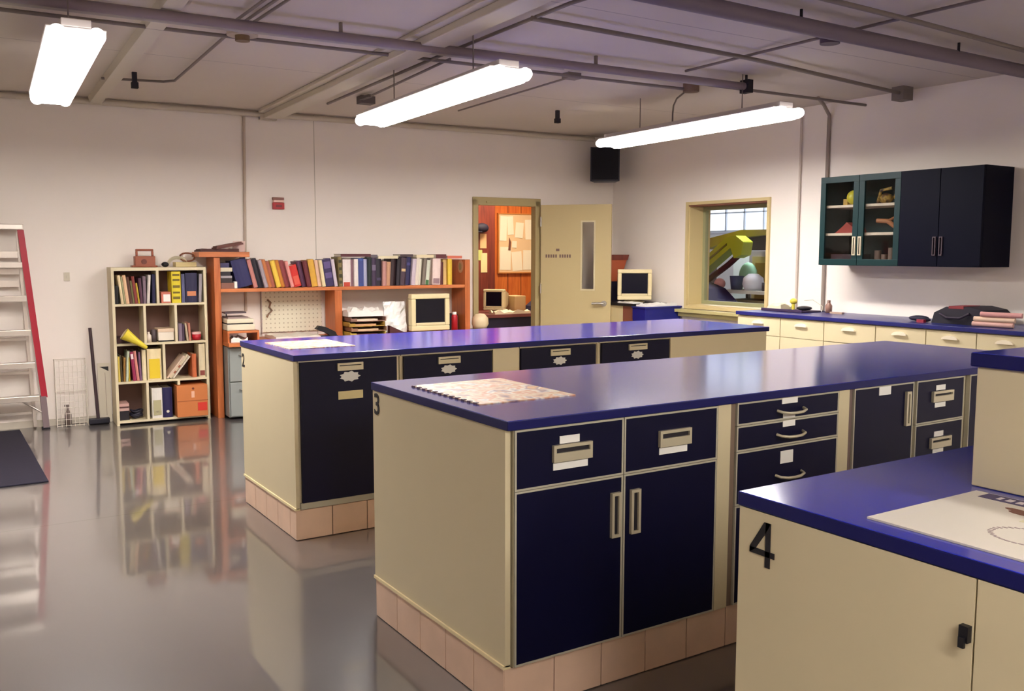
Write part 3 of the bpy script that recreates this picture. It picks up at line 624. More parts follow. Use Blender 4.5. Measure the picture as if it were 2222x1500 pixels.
# papers on the top board
MB_ = MB().sheet(2.0, 2.32, -.33, -.06, 1.4305, .012, 8, 6, .016, 3)
single('paper_pile', 'dark brown papers lying on top board of orange shelf unit', 'papers', MB_, M((74, 38, 34), .7), (2.16, -.2, 1.43), FB)
T = Matrix.Translation((2.2, -.2, 1.462)) @ Matrix.Rotation(R(-11), 4, 'Y')
single('folder', 'reddish brown folder tilted upwards on the top board papers', 'folder', MB().box(-.06, .17, -.1, .1, 0, .016, T=T).box(-.05, .16, -.095, .09, .017, .026, T=T), M((104, 58, 48), .6), (2.25, -.2, 1.47), FB)
T = Matrix.Translation((2.335, -.16, 1.431)) @ Matrix.Rotation(R(14), 4, 'X')
single('paper_sheet', 'pale pink sheet standing behind the brown folder', 'paper', MB().box(-.03, .075, 0, .004, 0, .095, T=T), M((234, 206, 196), .6), (2.36, -.16, 1.431), FB)

# desk things
DZ = .6645
t = thing('printer_stand', 'low orange wood riser under the printer', 'stand', (2.3, -.3, DZ), FB)
MB().box(2.165, 2.43, -.50, -.12, .745, .763).build('shelf_board', ORANGE_X, t)
MB().box(2.415, 2.43, -.50, -.12, DZ, .745).build('side_board', ORANGE, t); MB().box(2.165, 2.18, -.50, -.12, DZ, .745).build('side_board', ORANGE, t)
t = thing('printer', 'cream desktop printer with dark slot beside the left orange post', 'printer', (2.28, -.3, .764), FB)
PC = M((222, 212, 186), .5)
MB().box(2.17, 2.405, -.47, -.14, .764, .815).box(2.175, 2.40, -.45, -.14, .825, .862).build('printer_body', PC, t, bevel=.006)
MB().box(2.18, 2.395, -.44, -.15, .814, .826).build('paper_slot', DARK, t)
MB().box(2.19, 2.36, -.42, -.2, .862, .876).build('top_tray', M((150, 130, 126), .5), t)
MB().box(2.17, 2.35, -.40, -.28, .905, .918).box(2.2, 2.21, -.3, -.29, .87, .906).build('paper_support', M((84, 70, 74), .5), t)
single('paper_pile', 'crumpled white papers in the gap under the printer', 'papers', MB().sheet(2.20, 2.34, -.47, -.2, DZ, .012, 6, 5, .035, 9), WHITE, (2.27, -.3, DZ), FB)
# pegboard
def pegmat():
    m = bpy.data.materials.new('pegboard'); m.use_nodes = True; nt = m.node_tree; b = nt.nodes['Principled BSDF']
    tc = nt.nodes.new('ShaderNodeTexCoord'); mp = nt.nodes.new('ShaderNodeVectorMath'); mp.operation = 'SCALE'; mp.inputs[3].default_value = 1/.04
    nt.links.new(tc.outputs['Object'], mp.inputs[0]); f = nt.nodes.new('ShaderNodeVectorMath'); f.operation = 'FRACTION'; nt.links.new(mp.outputs[0], f.inputs[0])
    s = nt.nodes.new('ShaderNodeVectorMath'); s.operation = 'SUBTRACT'; s.inputs[1].default_value = (.5, .5, .5); nt.links.new(f.outputs[0], s.inputs[0])
    k = nt.nodes.new('ShaderNodeVectorMath'); k.operation = 'MULTIPLY'; k.inputs[1].default_value = (1, 0, 1); nt.links.new(s.outputs[0], k.inputs[0])
    l = nt.nodes.new('ShaderNodeVectorMath'); l.operation = 'LENGTH'; nt.links.new(k.outputs[0], l.inputs[0])
    c = nt.nodes.new('ShaderNodeMath'); c.operation = 'LESS_THAN'; c.inputs[1].default_value = .17; nt.links.new(l.outputs[1], c.inputs[0])
    mx = nt.nodes.new('ShaderNodeMix'); mx.data_type = 'RGBA'; mx.inputs[6].default_value = rgb((226, 220, 196)); mx.inputs[7].default_value = rgb((186, 176, 150))
    nt.links.new(c.outputs[0], mx.inputs[0]); nt.links.new(mx.outputs[2], b.inputs['Base Color']); return m
t = thing('pegboard', 'white pegboard on the wall above the orange desk', 'pegboard', (2.6, -.02, .72), FB)
MB().box(2.58, 3.14, -.022, -.008, .70, 1.07).build('board', pegmat(), t)
MB().box(2.575, 2.583, -.026, -.006, .69, 1.08).build('edge_strip', M((170, 158, 150), .5), t)
single('hanging_cable', 'tan cable hook hanging on the left of the pegboard', 'cable', MB().tube([(2.63, -.035, 1.0), (2.66, -.04, .97), (2.645, -.04, .93), (2.67, -.04, .90), (2.635, -.04, .865), (2.62, -.04, .84)], .008), M((126, 98, 76), .6), (2.64, -.035, .9), FB)
single('desk_papers', 'white papers spread on the desk in front of the pegboard', 'papers', MB().sheet(2.58, 2.98, -.48, -.1, DZ, .02, 8, 6, .018, 11), M((228, 222, 206), .6), (2.8, -.3, DZ), FB)
t = thing('desk_lamp_base', 'black curved stapler like tool on the desk papers', 'stapler', (3.0, -.35, .69), FB); t.name = 'stapler'
T = Matrix.Translation((3.04, -.42, .70)) @ Matrix.Rotation(R(16), 4, 'Y')
MB().prism([(-.10, .02), (-.08, .055), (-.02, .06), (.08, .04), (.11, .0), (.10, -.02), (.0, .01)], -.03, .03, 'y', T=T).build('stapler_arm', BLACK, t)
MB().box(2.98, 3.15, -.45, -.39, DZ, .685).build('stapler_base', BLACK, t)
# paper trays
g = 'stacked letter trays'
for k in range(4):
    z = DZ+.045*k; du = (.0, .012, -.01, .006)[k]
    m = MB(); x0, x1, n0, n1 = 3.258+du, 3.60+du, -.47, -.16
    m.box(x0, x1, n0, n1, z, z+.006).box(x0, x0+.008, n0, n1, z, z+.04).box(x1-.008, x1, n0, n1, z, z+.04).box(x0, x1, n1-.008, n1, z, z+.04).box(x0+.06, x1-.08, n0+.01, n1-.02, z+.006, z+.022, 1).box(x0, x0+.06, n0, n0+.01, z, z+.03)
    col = [(190, 168, 70), (150, 112, 84), (176, 140, 60), (140, 104, 90)][k]
    single('letter_tray', ['yellow tray at the bottom of the letter tray stack', 'brown letter tray second from the bottom of its stack', 'ochre letter tray third from the bottom of its stack', 'dark tan letter tray topmost, under crumpled white paper'][k], 'tray', m, [M(col, .5), M([(120, 70, 60), (206, 176, 140), (196, 150, 110), (220, 200, 176)][k], .6)], (3.4, -.3, z), FB, g)
single('paper_pile', 'crumpled white paper heaped on top of the letter trays', 'papers', MB().sheet(3.245, 3.58, -.46, -.16, .846, .03, 9, 7, .05, 21), WHITE, (3.4, -.3, .846), FB)
T = Matrix.Translation((3.73, -.38, .70)) @ Matrix.Rotation(R(-12), 4, 'X')
t = thing('paper_sheet', 'bright white crumpled sheet leaning left of the computer monitor', 'paper', (3.73, -.38, .70), FB)
MB().sheet(-.10, .11, -.02, .27, 0, .004, 8, 9, .03, 31, T=T @ Matrix.Rotation(pi/2, 4, 'X')).build('sheet', M((245, 244, 240), .6), t)
single('dark_wedge', 'dark brown wedge under the white sheet by the monitor', 'stand', MB().prism([(3.63, DZ), (3.83, DZ), (3.63, .755)], -.50, -.44, 'y'), M((72, 28, 30), .6), (3.7, -.4, DZ), FB)
def crt(frame, xc, nf, z, w, h, rot, label, tilt=0, dark=False):
    t = thing('monitor', label, 'monitor', (xc, nf, z), frame, 'beige tube monitors')
    T = Matrix.Translation((xc, nf, z)) @ Matrix.Rotation(rot, 4, 'Z'); CR = M((222, 206, 160), .45)
    z0 = .03; b = w*.13
    MB().ring(-w/2, w/2, z0, z0+h, b*.9, -.03, .05, T=T).box(-w/2+b*.9, w/2-b*.9, -.03, .05, z0+b*.9, z0+b*1.45, T=T).build('bezel', CR, t, bevel=.008)
    MB().box(-w/2+b*.8, w/2-b*.8, -.012, .03, z0+b*1.4, z0+h-b*.8, T=T).build('screen', M((16, 16, 30), .15, spec=.35), t, bevel=.004)
    p = MB(); p._add([(-w/2+.01, .05, z0+.01), (w/2-.01, .05, z0+.01), (w/2-.01, .05, z0+h-.01), (-w/2+.01, .05, z0+h-.01), (-w/4, .34, z0+.05), (w/4, .34, z0+.05), (w/4, .34, z0+h*.75), (-w/4, .34, z0+h*.75)],
                     [(0, 1, 2, 3), (4, 7, 6, 5), (0, 4, 5, 1), (1, 5, 6, 2), (2, 6, 7, 3), (3, 7, 4, 0)], 0, False, T)
    p.build('rear_housing', M((200, 184, 146), .5), t)
    MB().lathe([(0, 0), (w*.32, 0), (w*.30, .012), (w*.18, .032), (0, .032)], (0, .12, 0), T=T).build('swivel_base', CR, t)
    return t
crt(FB, 4.045, -.47, DZ, .395, .345, 0, 'large beige tube monitor on the orange desk under the bookshelf')
t = thing('spray_can', 'red can with white cap at the right end of the desk', 'can', (4.35, -.38, DZ), FB)
MB().lathe([(0, 0), (.03, 0), (.03, .15), (.022, .165)], (4.35, -.38, DZ)).build('can_body', M((176, 26, 40), .4), t)
MB().lathe([(.02, .165), (.02, .19), (0, .19)], (4.35, -.38, DZ)).build('cap', WHITE, t)
flat('black_box', 'black box in the dark corner right of the beige monitor', 'box', 4.27, 4.46, -.24, -.06, DZ, .82, DARK, bevel=.004)

# ------------------------------------------------------------------ white bookcase
BC = M((214, 200, 166), .5, noise=.05, scale=5)
BX0, BX1, BN, BT = 1.30, 2.045, -.30, 1.302
zr = [.02, .345, .66, .985, 1.275]
t = thing('bookcase', 'white bookcase with uneven compartments at the left of orange shelf', 'bookcase', (1.67, -.15, 0), FB)
for k, x in enumerate((BX0, BX1-.022)): MB().box(x, x+.022, BN, -.02, 0, BT).build('side_panel', BC, t, bevel=.001)
MB().box(BX0+.022, BX1-.022, -.034, -.022, .02, BT-.002).build('back_panel', M((120, 88, 78), .7), t)
for k, z in enumerate(zr): MB().box(BX0+.022, BX1-.022, BN, -.034, z, z+.018+(.008 if k == 4 else 0)).build('shelf_board', BC, t, bevel=.001)
for r_, xs in enumerate(((1.545, 1.795), (1.685,), (1.545, 1.79), (1.655,))):
    for x in xs: MB().box(x-.010, x+.010, BN+.001, -.034, .31 if x == 1.795 else zr[r_]+.018, zr[r_+1]).build('divider', BC, t)
def shelf_row(z, nf, dep, items, place, group):
    for i, (nm, u0, u1, h, col, tl, *ex) in enumerate(items):
        pv = items[i-1][0] if i else None; nx = items[i+1][0] if i+1 < len(items) else None
        side = f'between {pv} and {nx}' if pv and nx else ('leftmost there' if nx else ('rightmost there' if pv else 'alone there'))
        w = (u1-u0)*cos(R(tl))*.97-.001
        book(FB, u0+.001, z+.0185, w, h, dep, nf, col, tl, f'{nm} book {place}, {side}', group, 'book', bands=ex[0] if ex else None)
shelf_row(zr[3], -.28, .2, [
    ('short black', 1.326, 1.352, .15, (20, 18, 22), 0), ('tall cream', 1.372, 1.393, .235, (226, 204, 162), 6), ('moss', 1.395, 1.408, .225, (170, 166, 124), 6), ('peach', 1.410, 1.436, .235, (230, 188, 148), 6),
    ('brown', 1.438, 1.458, .22, (92, 56, 44), 6), ('olive', 1.460, 1.476, .19, (118, 108, 66), 6), ('brick red', 1.478, 1.500, .225, (140, 58, 52), 6), ('thin yellow', 1.502, 1.516, .17, (206, 176, 60), 6),
    ('plum', 1.518, 1.540, .21, (88, 52, 70), 3), ('mauve', 1.542, 1.566, .225, (126, 104, 116), 0), ('slanting white', 1.568, 1.590, .235, (216, 206, 196), -4), ('navy', 1.612, 1.636, .24, (36, 32, 70), -1)],
    'in top left compartment', 'books in the top left compartment of the white bookcase')
shelf_row(zr[3], -.285, .2, [
    ('thick yellow', 1.766, 1.842, .262, (222, 200, 40), 0, ((110, 92, 20), [(.12, .2), (.3, .36), (.48, .56), (.7, .76), (.86, .92)])), ('pale blue', 1.846, 1.872, .24, (96, 96, 130), 0), ('wide navy', 1.876, 1.975, .25, (30, 26, 64), 0, ((206, 130, 90), [(.22, .38)])), ('slim grey', 1.980, 2.004, .24, (166, 156, 160), -3)],
    'in top right compartment', 'books in the top right compartment of the white bookcase')
t = thing('small_box', 'small red and white box beside the thick yellow book', 'box', (1.72, -.24, zr[3]+.0185), FB)
MB().box(1.685, 1.76, -.27, -.12, zr[3]+.0185, zr[3]+.11).build('box_body', M((196, 112, 92), .6), t)
MB().box(1.70, 1.755, -.273, -.27, zr[3]+.03, zr[3]+.09).build('white_face', WHITE, t)
shelf_row(zr[2], -.27, .18, [('mauve', 1.812, 1.842, .15, (126, 108, 124), 0), ('slim violet', 1.844, 1.858, .14, (92, 70, 92), 0), ('cream', 1.876, 1.893, .15, (200, 180, 152), 6), ('coral', 1.895, 1.914, .15, (196, 128, 108), 3)],
    'in third compartment of second row', 'books in the second row of the white bookcase')
t = thing('tub', 'red tub with white lid in the second row compartment', 'tub', (1.966, -.22, zr[2]+.0185), FB)
MB().lathe([(0, 0), (.034, 0), (.038, .05), (0, .05)], (1.966, -.22, zr[2]+.0185)).build('tub_body', M((176, 24, 40), .4), t)
MB().lathe([(.039, .05), (.039, .068), (0, .07)], (1.966, -.22, zr[2]+.0185)).build('lid', M((222, 176, 170), .4), t)
t = thing('white_box', 'white carton with lid in the second row middle compartment', 'box', (1.71, -.2, zr[2]+.0185), FB)
MB().box(1.650, 1.774, -.27, -.08, zr[2]+.03, zr[2]+.10).build('box_body', M((226, 214, 196), .6), t, bevel=.002)
MB().box(1.647, 1.777, -.275, -.075, zr[2]+.10, zr[2]+.128).build('lid', M((216, 188, 160), .6), t, bevel=.002)
MB().box(1.655, 1.778, -.26, -.09, zr[2]+.0185, zr[2]+.03).build('dark_foot', DARK, t)
single('white_bottle', 'small white bottle left of the white carton, second row', 'bottle', MB().lathe([(0, 0), (.022, 0), (.022, .055), (.009, .07), (.009, .085), (0, .085)], (1.578, -.24, zr[2]+.0185), 16), M((214, 200, 186), .5), (1.578, -.24, zr[2]), FB)
single('dark_canister', 'dark grey canister between white bottle and white carton', 'canister', MB().lathe([(0, 0), (.022, 0), (.022, .1), (0, .105)], (1.622, -.22, zr[2]+.0185), 16), M((80, 68, 72), .5), (1.622, -.22, zr[2]), FB)
# yellow cone
T = Matrix.Translation((1.375, -.352, .765)) @ Matrix.Rotation(R(126), 4, 'Y')
t = thing('yellow_cone', 'yellow cone lying tilted out of the second row left compartment', 'cone', (1.43, -.29, .70), FB)
MB().lathe([(.005, -.002), (.052, 0), (.050, .004), (.040, .05), (.026, .12), (.015, .205), (.012, .21), (.0, .21)], (0, 0, 0), 24, T=T).build('cone_body', M((222, 200, 60), .45), t)
MB().lathe([(0, -.001), (.046, -.004)], (0, 0, 0), 24, T=T).build('cone_mouth', M((232, 214, 168), .5), t)
single('dark_cloth', 'dark brown folded cloth under the yellow cone', 'cloth', MB().sheet(1.325, 1.46, -.26, -.08, zr[2]+.0185, .03, 6, 5, .03, 41), M((62, 34, 36), .8), (1.4, -.2, zr[2]+.02), FB)
shelf_row(zr[1], -.28, .2, [
    ('pale yellow', 1.326, 1.342, .21, (214, 190, 90), 0), ('dark olive', 1.344, 1.362, .22, (70, 58, 36), 2), ('ochre', 1.364, 1.380, .2, (160, 116, 56), -2), ('white green', 1.382, 1.402, .25, (196, 204, 180), -4), ('mustard', 1.404, 1.418, .2, (176, 150, 40), 0),
    ('magenta', 1.441, 1.467, .245, (150, 44, 80), 5, ((226, 206, 206), [(.75, .92)])), ('rose', 1.469, 1.490, .25, (214, 140, 128), 5), ('lilac', 1.492, 1.508, .24, (128, 90, 120), 2), ('cream', 1.512, 1.545, .255, (226, 210, 170), 0), ('wide yellow', 1.552, 1.668, .26, (226, 206, 160), 0, ((222, 190, 36), [(.05, .68)]))],
    'in third row left compartment', 'books in the third row of the white bookcase')
for k, (u, w, h, c, tl) in enumerate(((1.70, .016, .23, (216, 190, 168), -38), (1.7225, .019, .24, (206, 190, 160), -38), (1.7495, .013, .225, (226, 214, 196), -38))):
    book(FB, u, zr[1]+.0185, w, h, .2, -.27, c, tl, ['rose white book leaning furthest left in third row right compartment', 'patterned cream book leaning in the middle of three slanting ones', 'bright white book lying on the other two slanting ones'][k], 'slanting books in the third row', bands=((150, 84, 60), [(.2, .3), (.45, .55)]) if k == 1 else None)
book(FB, 1.914, zr[1]+.0185, .034, .2, .2, -.27, (196, 104, 62), 0, 'orange book standing alone right of the slanting white ones', 'upright books at the right of the third row')
book(FB, 1.968, zr[1]+.0185, .05, .285, .2, -.285, (216, 200, 164), 0, 'tall cream book next to the right side panel, third row', 'upright books at the right of the third row', bands=((130, 60, 50), [(.05, .2)]))
# bottom row
g = 'pale booklets in the bottom left compartment'
flatbook('upper pale pink booklet above the black cables', 1.326, 1.40, -.27, -.08, .155, .178, (196, 156, 146), group=g)
flatbook('lower pale pink booklet resting just over the black cables', 1.326, 1.40, -.27, -.08, .118, .14, (196, 160, 150), group=g)
flat('small_crate', 'small dark crate holding the pale booklets in the bottom compartment', 'crate', 1.326, 1.40, -.26, -.08, .0385, .117, DARK)
flatbook('dark thin book between the two pale pink booklets', 1.326, 1.396, -.265, -.08, .141, .154, (84, 52, 48), group=g)
m = MB(); rn = random.Random(9)
for k in range(5):
    c0 = (1.466+rn.uniform(-.006, .006), -.20, .056+.012*k); rr = .044+rn.uniform(-.008, .006)
    m.tube([(c0[0]+rr*cos(a*pi/8), c0[1]+rr*.9*sin(a*pi/8), c0[2]+.006*sin(a)) for a in range(17)], .008, n=6)
single('cable_coil', 'coiled black cable in the bottom left compartment of bookcase', 'cable', m, M((30, 28, 44), .5), (1.455, -.2, .04), FB)
book(FB, 1.578, .0385, .082, .255, .22, -.285, (222, 216, 206), 0, 'thick white binder in the bottom row beside the navy binder', 'binders in the bottom row', 'binder', True, ((176, 168, 130), [(.1, .6)]))
book(FB, 1.664, .0385, .075, .255, .22, -.285, (34, 28, 74), 0, 'navy binder between the white binder and the cardboard box', 'binders in the bottom row', 'binder', True)
# cardboard box
t = thing('cardboard_box', 'orange brown cardboard box with red sticker in the bookcase bottom', 'box', (1.9, -.2, .04), FB)
CB = M((196, 116, 62), .7, noise=.06, scale=6)
MB().box(1.767, 2.018, -.345, -.06, .0385, .305).build('box_body', CB, t, bevel=.003)
MB().box(1.765, 2.02, -.3475, -.3455, .17, .176).build('flap_seam', M((150, 84, 44), .8), t)
MB().box(1.935, 2.01, -.3480, -.3455, .085, .155).build('red_sticker', M((206, 50, 36), .6), t)
MB().box(1.885, 1.91, -.348, -.3455, .20, .255).build('white_tag', M((226, 176, 150), .6), t)
MB().cyl((1.90, -.347, .277), (1.90, -.3455, .277), .010, n=14).build('hand_hole', M((110, 50, 26), .8), t)
# things on the bookcase top
t = thing('carrying_case', 'reddish brown carrying case with handle on top of white bookcase', 'case', (1.575, -.16, BT), FB)
m = MB(); CS = M((150, 82, 58), .5); za = BT+.0005
m.box(1.50, 1.66, -.2, -.10, za, za+.092).box(1.475, 1.675, -.215, -.085, za, za+.014)
m.box(1.512, 1.528, -.17, -.13, za+.09, za+.135).box(1.636, 1.652, -.17, -.13, za+.09, za+.135).box(1.512, 1.652, -.17, -.13, za+.132, za+.150)
m.build('case_body', CS, t, bevel=.012)
MB().cyl((1.57, -.204, za+.045), (1.57, -.2, za+.045), .022, n=18).build('latch', M((104, 48, 36), .5), t)
m = MB()
for k in range(3): m.tube([(1.84+.085*cos(a*pi/12)*(1-.1*k), -.17+.01*k, BT+.012+.075*sin(a*pi/12)*(1-.12*k)) for a in range(13)], .006, n=6)
single('cable_loop', 'cream looped cable standing on the bookcase top', 'cable', m, M((206, 196, 168), .5), (1.84, -.17, BT+.01), FB)
m = MB(); m.tube([(1.925+.06*cos(a*pi/9), -.15+.02*sin(a*pi/9), BT+.083+.035*sin(a*pi/9)) for a in range(19)], .007, n=6)
single('cable_loop', 'brown cable ring leaning at the right end of bookcase top', 'cable', m, M((128, 76, 50), .5), (1.925, -.15, BT+.02), FB)
single('adapter', 'small black plug adapter on the bookcase top by the case', 'adapter', MB().ball((1.735, -.2, BT+.022), .03, .03, .022), BLACK, (1.775, -.2, BT), FB)
flat('paper_stack', 'cream paper stack on bookcase top between the cable loops', 'papers', 1.82, 1.99, -.2, -.06, BT+.0005, BT+.04, M((204, 184, 132), .7))

# ------------------------------------------------------------------ left of the bookcase: ladder, broom, rack
t = thing('step_ladder', 'red and silver step ladder leaning at the left edge', 'ladder', (.5, -.1, 0), FB)
RED = M((170, 26, 48), .4); ALU = M((206, 196, 186), .32, .7)
for sgn in (1, -1):
    cx = .50
    bt, tp = (cx+sgn*.285, 0.), (cx+sgn*.175, 1.60)
    m = MB(); w = .045
    m.prism([(bt[0]-w/2, .26), (bt[0]+w/2, .26), (tp[0]+w/2, 1.6), (tp[0]-w/2, 1.6)], -.15, -.142, 'y')
    m.prism([(bt[0]-w/2-.0*sgn, .26), (bt[0]-w/2+.006, .26), (tp[0]-w/2+.006, 1.6), (tp[0]-w/2, 1.6)], -.142, -.10, 'y')
    m.prism([(bt[0]+w/2-.006, .26), (bt[0]+w/2, .26), (tp[0]+w/2, 1.6), (tp[0]+w/2-.006, 1.6)], -.142, -.10, 'y')
    m.build('side_rail', RED, t)
    MB().prism([(bt[0]-w/2+.004*sgn, .012), (bt[0]+w/2+.004*sgn, .012), (bt[0]+w/2-.01*sgn, .27), (bt[0]-w/2-.01*sgn, .27)], -.155, -.098, 'y').build('rail_boot', M((128, 110, 112), .5), t)
    MB().box(bt[0]-.03, bt[0]+.03, -.16, -.09, 0, .014).build('rubber_foot', DARK, t)
    MB().prism([(cx+sgn*.20, .015), (cx+sgn*.225, .015), (cx+sgn*.165, 1.58), (cx+sgn*.145, 1.58)], -.075, -.05, 'y').build('rear_leg', ALU, t)
for k, z in enumerate((.26, .53, .79, 1.06, 1.325)):
    hw = .285-.11*z/1.6-.02
    MB().box(.5-hw, .5+hw, -.19, -.10, z, z+.022).box(.5-hw, .5+hw, -.193, -.188, z-.022, z+.022).build('step', ALU, t, bevel=.003)
MB().box(.5-.2, .5+.195, -.17, -.03, 1.60, 1.645).build('top_cap', ALU, t, bevel=.006)
for z in (1.15, 1.25, 1.38): MB().box(.5-.15, .5+.15, -.074, -.05, z, z+.05).build('rear_brace', ALU, t)
for z in (.12, .45, .72): MB().box(.5-.19, .5+.19, -.07, -.05, z, z+.02).build('rear_brace', ALU, t)
for sgn in (1, -1): MB().tube([(.5+sgn*.10, -.14, .255), (.5+sgn*.26, -.14, .14)], .007).build('step_brace', ALU, t)
t = thing('floor_squeegee', 'dark handled floor squeegee standing against the wall beside bookcase', 'squeegee', (1.18, -.1, 0), FB)
MB().tube([(1.175, -.13, .055), (1.15, -.04, .80)], .013).build('handle', M((58, 38, 44), .5), t)
MB().box(1.105, 1.262, -.16, -.10, .012, .052).build('head', M((20, 18, 34), .5), t, bevel=.004)
MB().box(1.11, 1.257, -.136, -.126, 0, .013).build('rubber_blade', DARK, t)
t = thing('foam_board', 'narrow white board with black corner behind the squeegee', 'board', (1.25, -.05, 0), FB)
T = Matrix.Translation((1.245, -.055, .0)) @ Matrix.Rotation(R(-4), 4, 'X')
MB().box(-.05, .045, 0, .018, .001, .50, T=T).build('board', M((226, 216, 196), .6), t)
MB().box(.005, .0085, -.0022, 0, .06, .42, T=T).build('printed_line', M((170, 150, 130), .6), t)
MB().prism([(-.035, .47), (.035, .47), (.035, .43)], -.002, 0, 'y', T=T).build('black_corner', BLACK, t)
t = thing('wire_rack', 'pale wire grid rack on the floor right of the ladder', 'rack', (1.0, -.1, 0), FB)
WR = M((226, 216, 202), .5)
m = MB()
for k in range(8): m.cyl((.87+k*.033, -.12, .0), (.87+k*.033, -.12, .55), .0022, n=6)
for k in range(12): m.cyl((.87, -.12, .01+k*.049), (1.10, -.12, .01+k*.049), .0022, n=6)
for z in (.01, .28, .55):
    m.cyl((.87, -.12, z), (.87, -.02, z), .003, n=6).cyl((1.10, -.12, z), (1.10, -.02, z), .003, n=6).cyl((.87, -.02, z), (1.10, -.02, z), .003, n=6)
for x in (.87, 1.10): m.cyl((x, -.02, 0), (x, -.02, .55), .0035, n=6).cyl((x, -.12, 0), (x, -.12, .56), .0035, n=6)
m.build('wire_grid', WR, t)
single('spray_bottle', 'small dark trigger bottle standing in the wire rack', 'bottle', MB().lathe([(0, 0), (.026, 0), (.026, .1), (.010, .13), (.010, .16), (0, .16)], (.955, -.07, .0005), 16).box(.93, .965, -.08, -.06, .16, .175), M((120, 104, 96), .5), (.955, -.07, 0), FB)
single('light_switch', 'pale switch plate on the left part of back wall', 'switch', MB().box(.975, 1.02, -.008, 0, 1.19, 1.26).box(.992, 1.003, -.014, -.007, 1.215, 1.235), M((206, 196, 176), .5), (1.0, 0, 1.22), FB, bevel=.001)
t = thing('fire_alarm', 'red fire alarm with white strobe on the back wall', 'alarm', (2.755, -.02, 1.87), FB)
MB().box(2.705, 2.808, -.035, 0, 1.815, 1.875).build('alarm_body', M((176, 24, 32), .4), t, bevel=.003)
MB().box(2.71, 2.803, -.04, 0, 1.876, 1.898).build('strobe', M((226, 186, 172), .3), t, bevel=.003)
MB().box(2.705, 2.808, -.03, 0, 1.899, 1.922).build('top_plate', M((140, 92, 80), .5), t, bevel=.002)
MB().box(2.73, 2.785, -.037, -.035, 1.835, 1.855).build('pull_bar', M((120, 16, 26), .4), t)

# ------------------------------------------------------------------ loudspeaker in the corner
t = thing('loudspeaker', 'black loudspeaker mounted high in the room corner above the door', 'loudspeaker', (6.27, 7.93, 2.38))
T = Matrix.Translation((6.19, 7.83, 2.37)) @ Matrix.Rotation(R(-38), 4, 'Z') @ Matrix.Rotation(R(0), 4, 'X')
SX = M((20, 16, 32), .5)
MB().prism([(-.155, -.10), (.155, -.10), (.11, .13), (-.11, .13)], -.19, .165, 'z', T=T).build('speaker_cabinet', SX, t, bevel=.006)
MB().box(-.14, .14, -.112, -.10, -.175, .155, T=T).build('grille', M((14, 12, 22), .9, bump=.6, scale=200), t, bevel=.003)
MB().box(-.04, .04, .12, .26, .0, .03, T=T).cyl((0, .1, .015), (0, .1, .2), .012, T=T).box(-.06, .06, .0, .12, .19, .2, T=T).build('wall_bracket', M((60, 46, 50), .5), t)

# ------------------------------------------------------------------ wall cabinet on the right wall
GRN = M((12, 44, 46), .4, spec=.25); DNV = M((5, 6, 24), .5, spec=.08)
s0, s1, n0, za, zb_ = -4.964, -3.609, -.37, 1.33, 2.03
t = thing('wall_cabinet', 'long dark green wall cabinet with two glass doors at left', 'cabinet', (s0, n0, za), FR)
sm = -4.242
m = MB(); m.box(s0, s0+.018, n0+.02, -.001, za, zb_).box(s0, sm, n0+.02, -.001, za, za+.018).box(s0, sm, n0+.02, -.001, zb_-.018, zb_).box(s0, sm, -.014, -.001, za, zb_).box(sm-.009, sm+.009, n0+.02, -.001, za, zb_)
m.build('glazed_carcass', GRN, t)
MB().box(sm+.009, s1, n0+.02, -.001, za, zb_).build('solid_carcass', DNV, t)
for z in (1.565, 1.785): MB().box(s0+.018, sm-.009, n0+.035, -.014, z, z+.02).build('shelf_board', M((226, 204, 180), .5), t)
GG = glass('cabinet_glass', (.86, .88, .88))
for a, b_ in ((s0+.001, -4.605), (-4.601, sm-.001)):
    d = MB().ring(a, b_, za+.002, zb_-.002, .048, n0, n0+.019).build('glass_door', GRN, t, bevel=.0015)
    MB().box(a+.048, b_-.048, n0+.008, n0+.012, za+.05, zb_-.05).build('glass_pane', GG, d)
    h = (-4.643, -4.613) if a < -4.7 else (-4.592, -4.562)
    pull_plate(d, h[0], h[1], 1.41, 1.555, n0, vert=True, cream=True)
PULLD = M((70, 54, 62), .4)
for a, b_ in ((sm+.001, -3.93), (-3.926, s1-.001)):
    d = MB().box(a, b_, n0, n0+.019, za+.002, zb_-.002).build('door', DNV, t, bevel=.0015)
    h = (-3.966, -3.940) if a < -4 else (-3.915, -3.889)
    MB().ring(h[0], h[1], 1.41, 1.545, .007, n0-.010, n0).build('pull', PULLD, d)
zs = (za+.0185, 1.5855, 1.8055)
def cabitem(name, label, cat, mb, mat, org): return single(name, label, cat, mb, mat, org, FR, 'things kept behind the cabinet glass doors')
cabitem('yellow_ball', 'yellow ball on the top shelf behind left glass door', 'ball', MB().ball((-4.735, -.25, zs[2]+.06), .058), M((206, 190, 50), .4), (-4.735, -.25, zs[2]))
cabitem('yellow_box', 'small ochre box under the yellow ball on its shelf', 'box', MB().box(-4.83, -4.79, -.26, -.2, zs[2], zs[2]+.05), M((190, 150, 60), .5), (-4.81, -.23, zs[2]))
m = MB().ball((-4.47, -.22, zs[2]+.04), .06, .05, .04).ball((-4.37, -.22, zs[2]+.05), .03).tube([(-4.52, -.25, zs[2]+.01), (-4.48, -.27, zs[2]+.1), (-4.4, -.25, zs[2]+.115)], .012)
cabitem('tool_bundle', 'brown and yellow tool bundle on the top shelf behind right glass', 'tools', m, mottled('bundle', [(90, 50, 44), (190, 150, 60), (60, 40, 40)], 20), (-4.45, -.22, zs[2]))
m = MB(); m.prism([(-4.87, zs[1]), (-4.68, zs[1]), (-4.70, zs[1]+.045), (-4.76, zs[1]+.085), (-4.80, zs[1]+.05)], -.3, -.15, 'y')
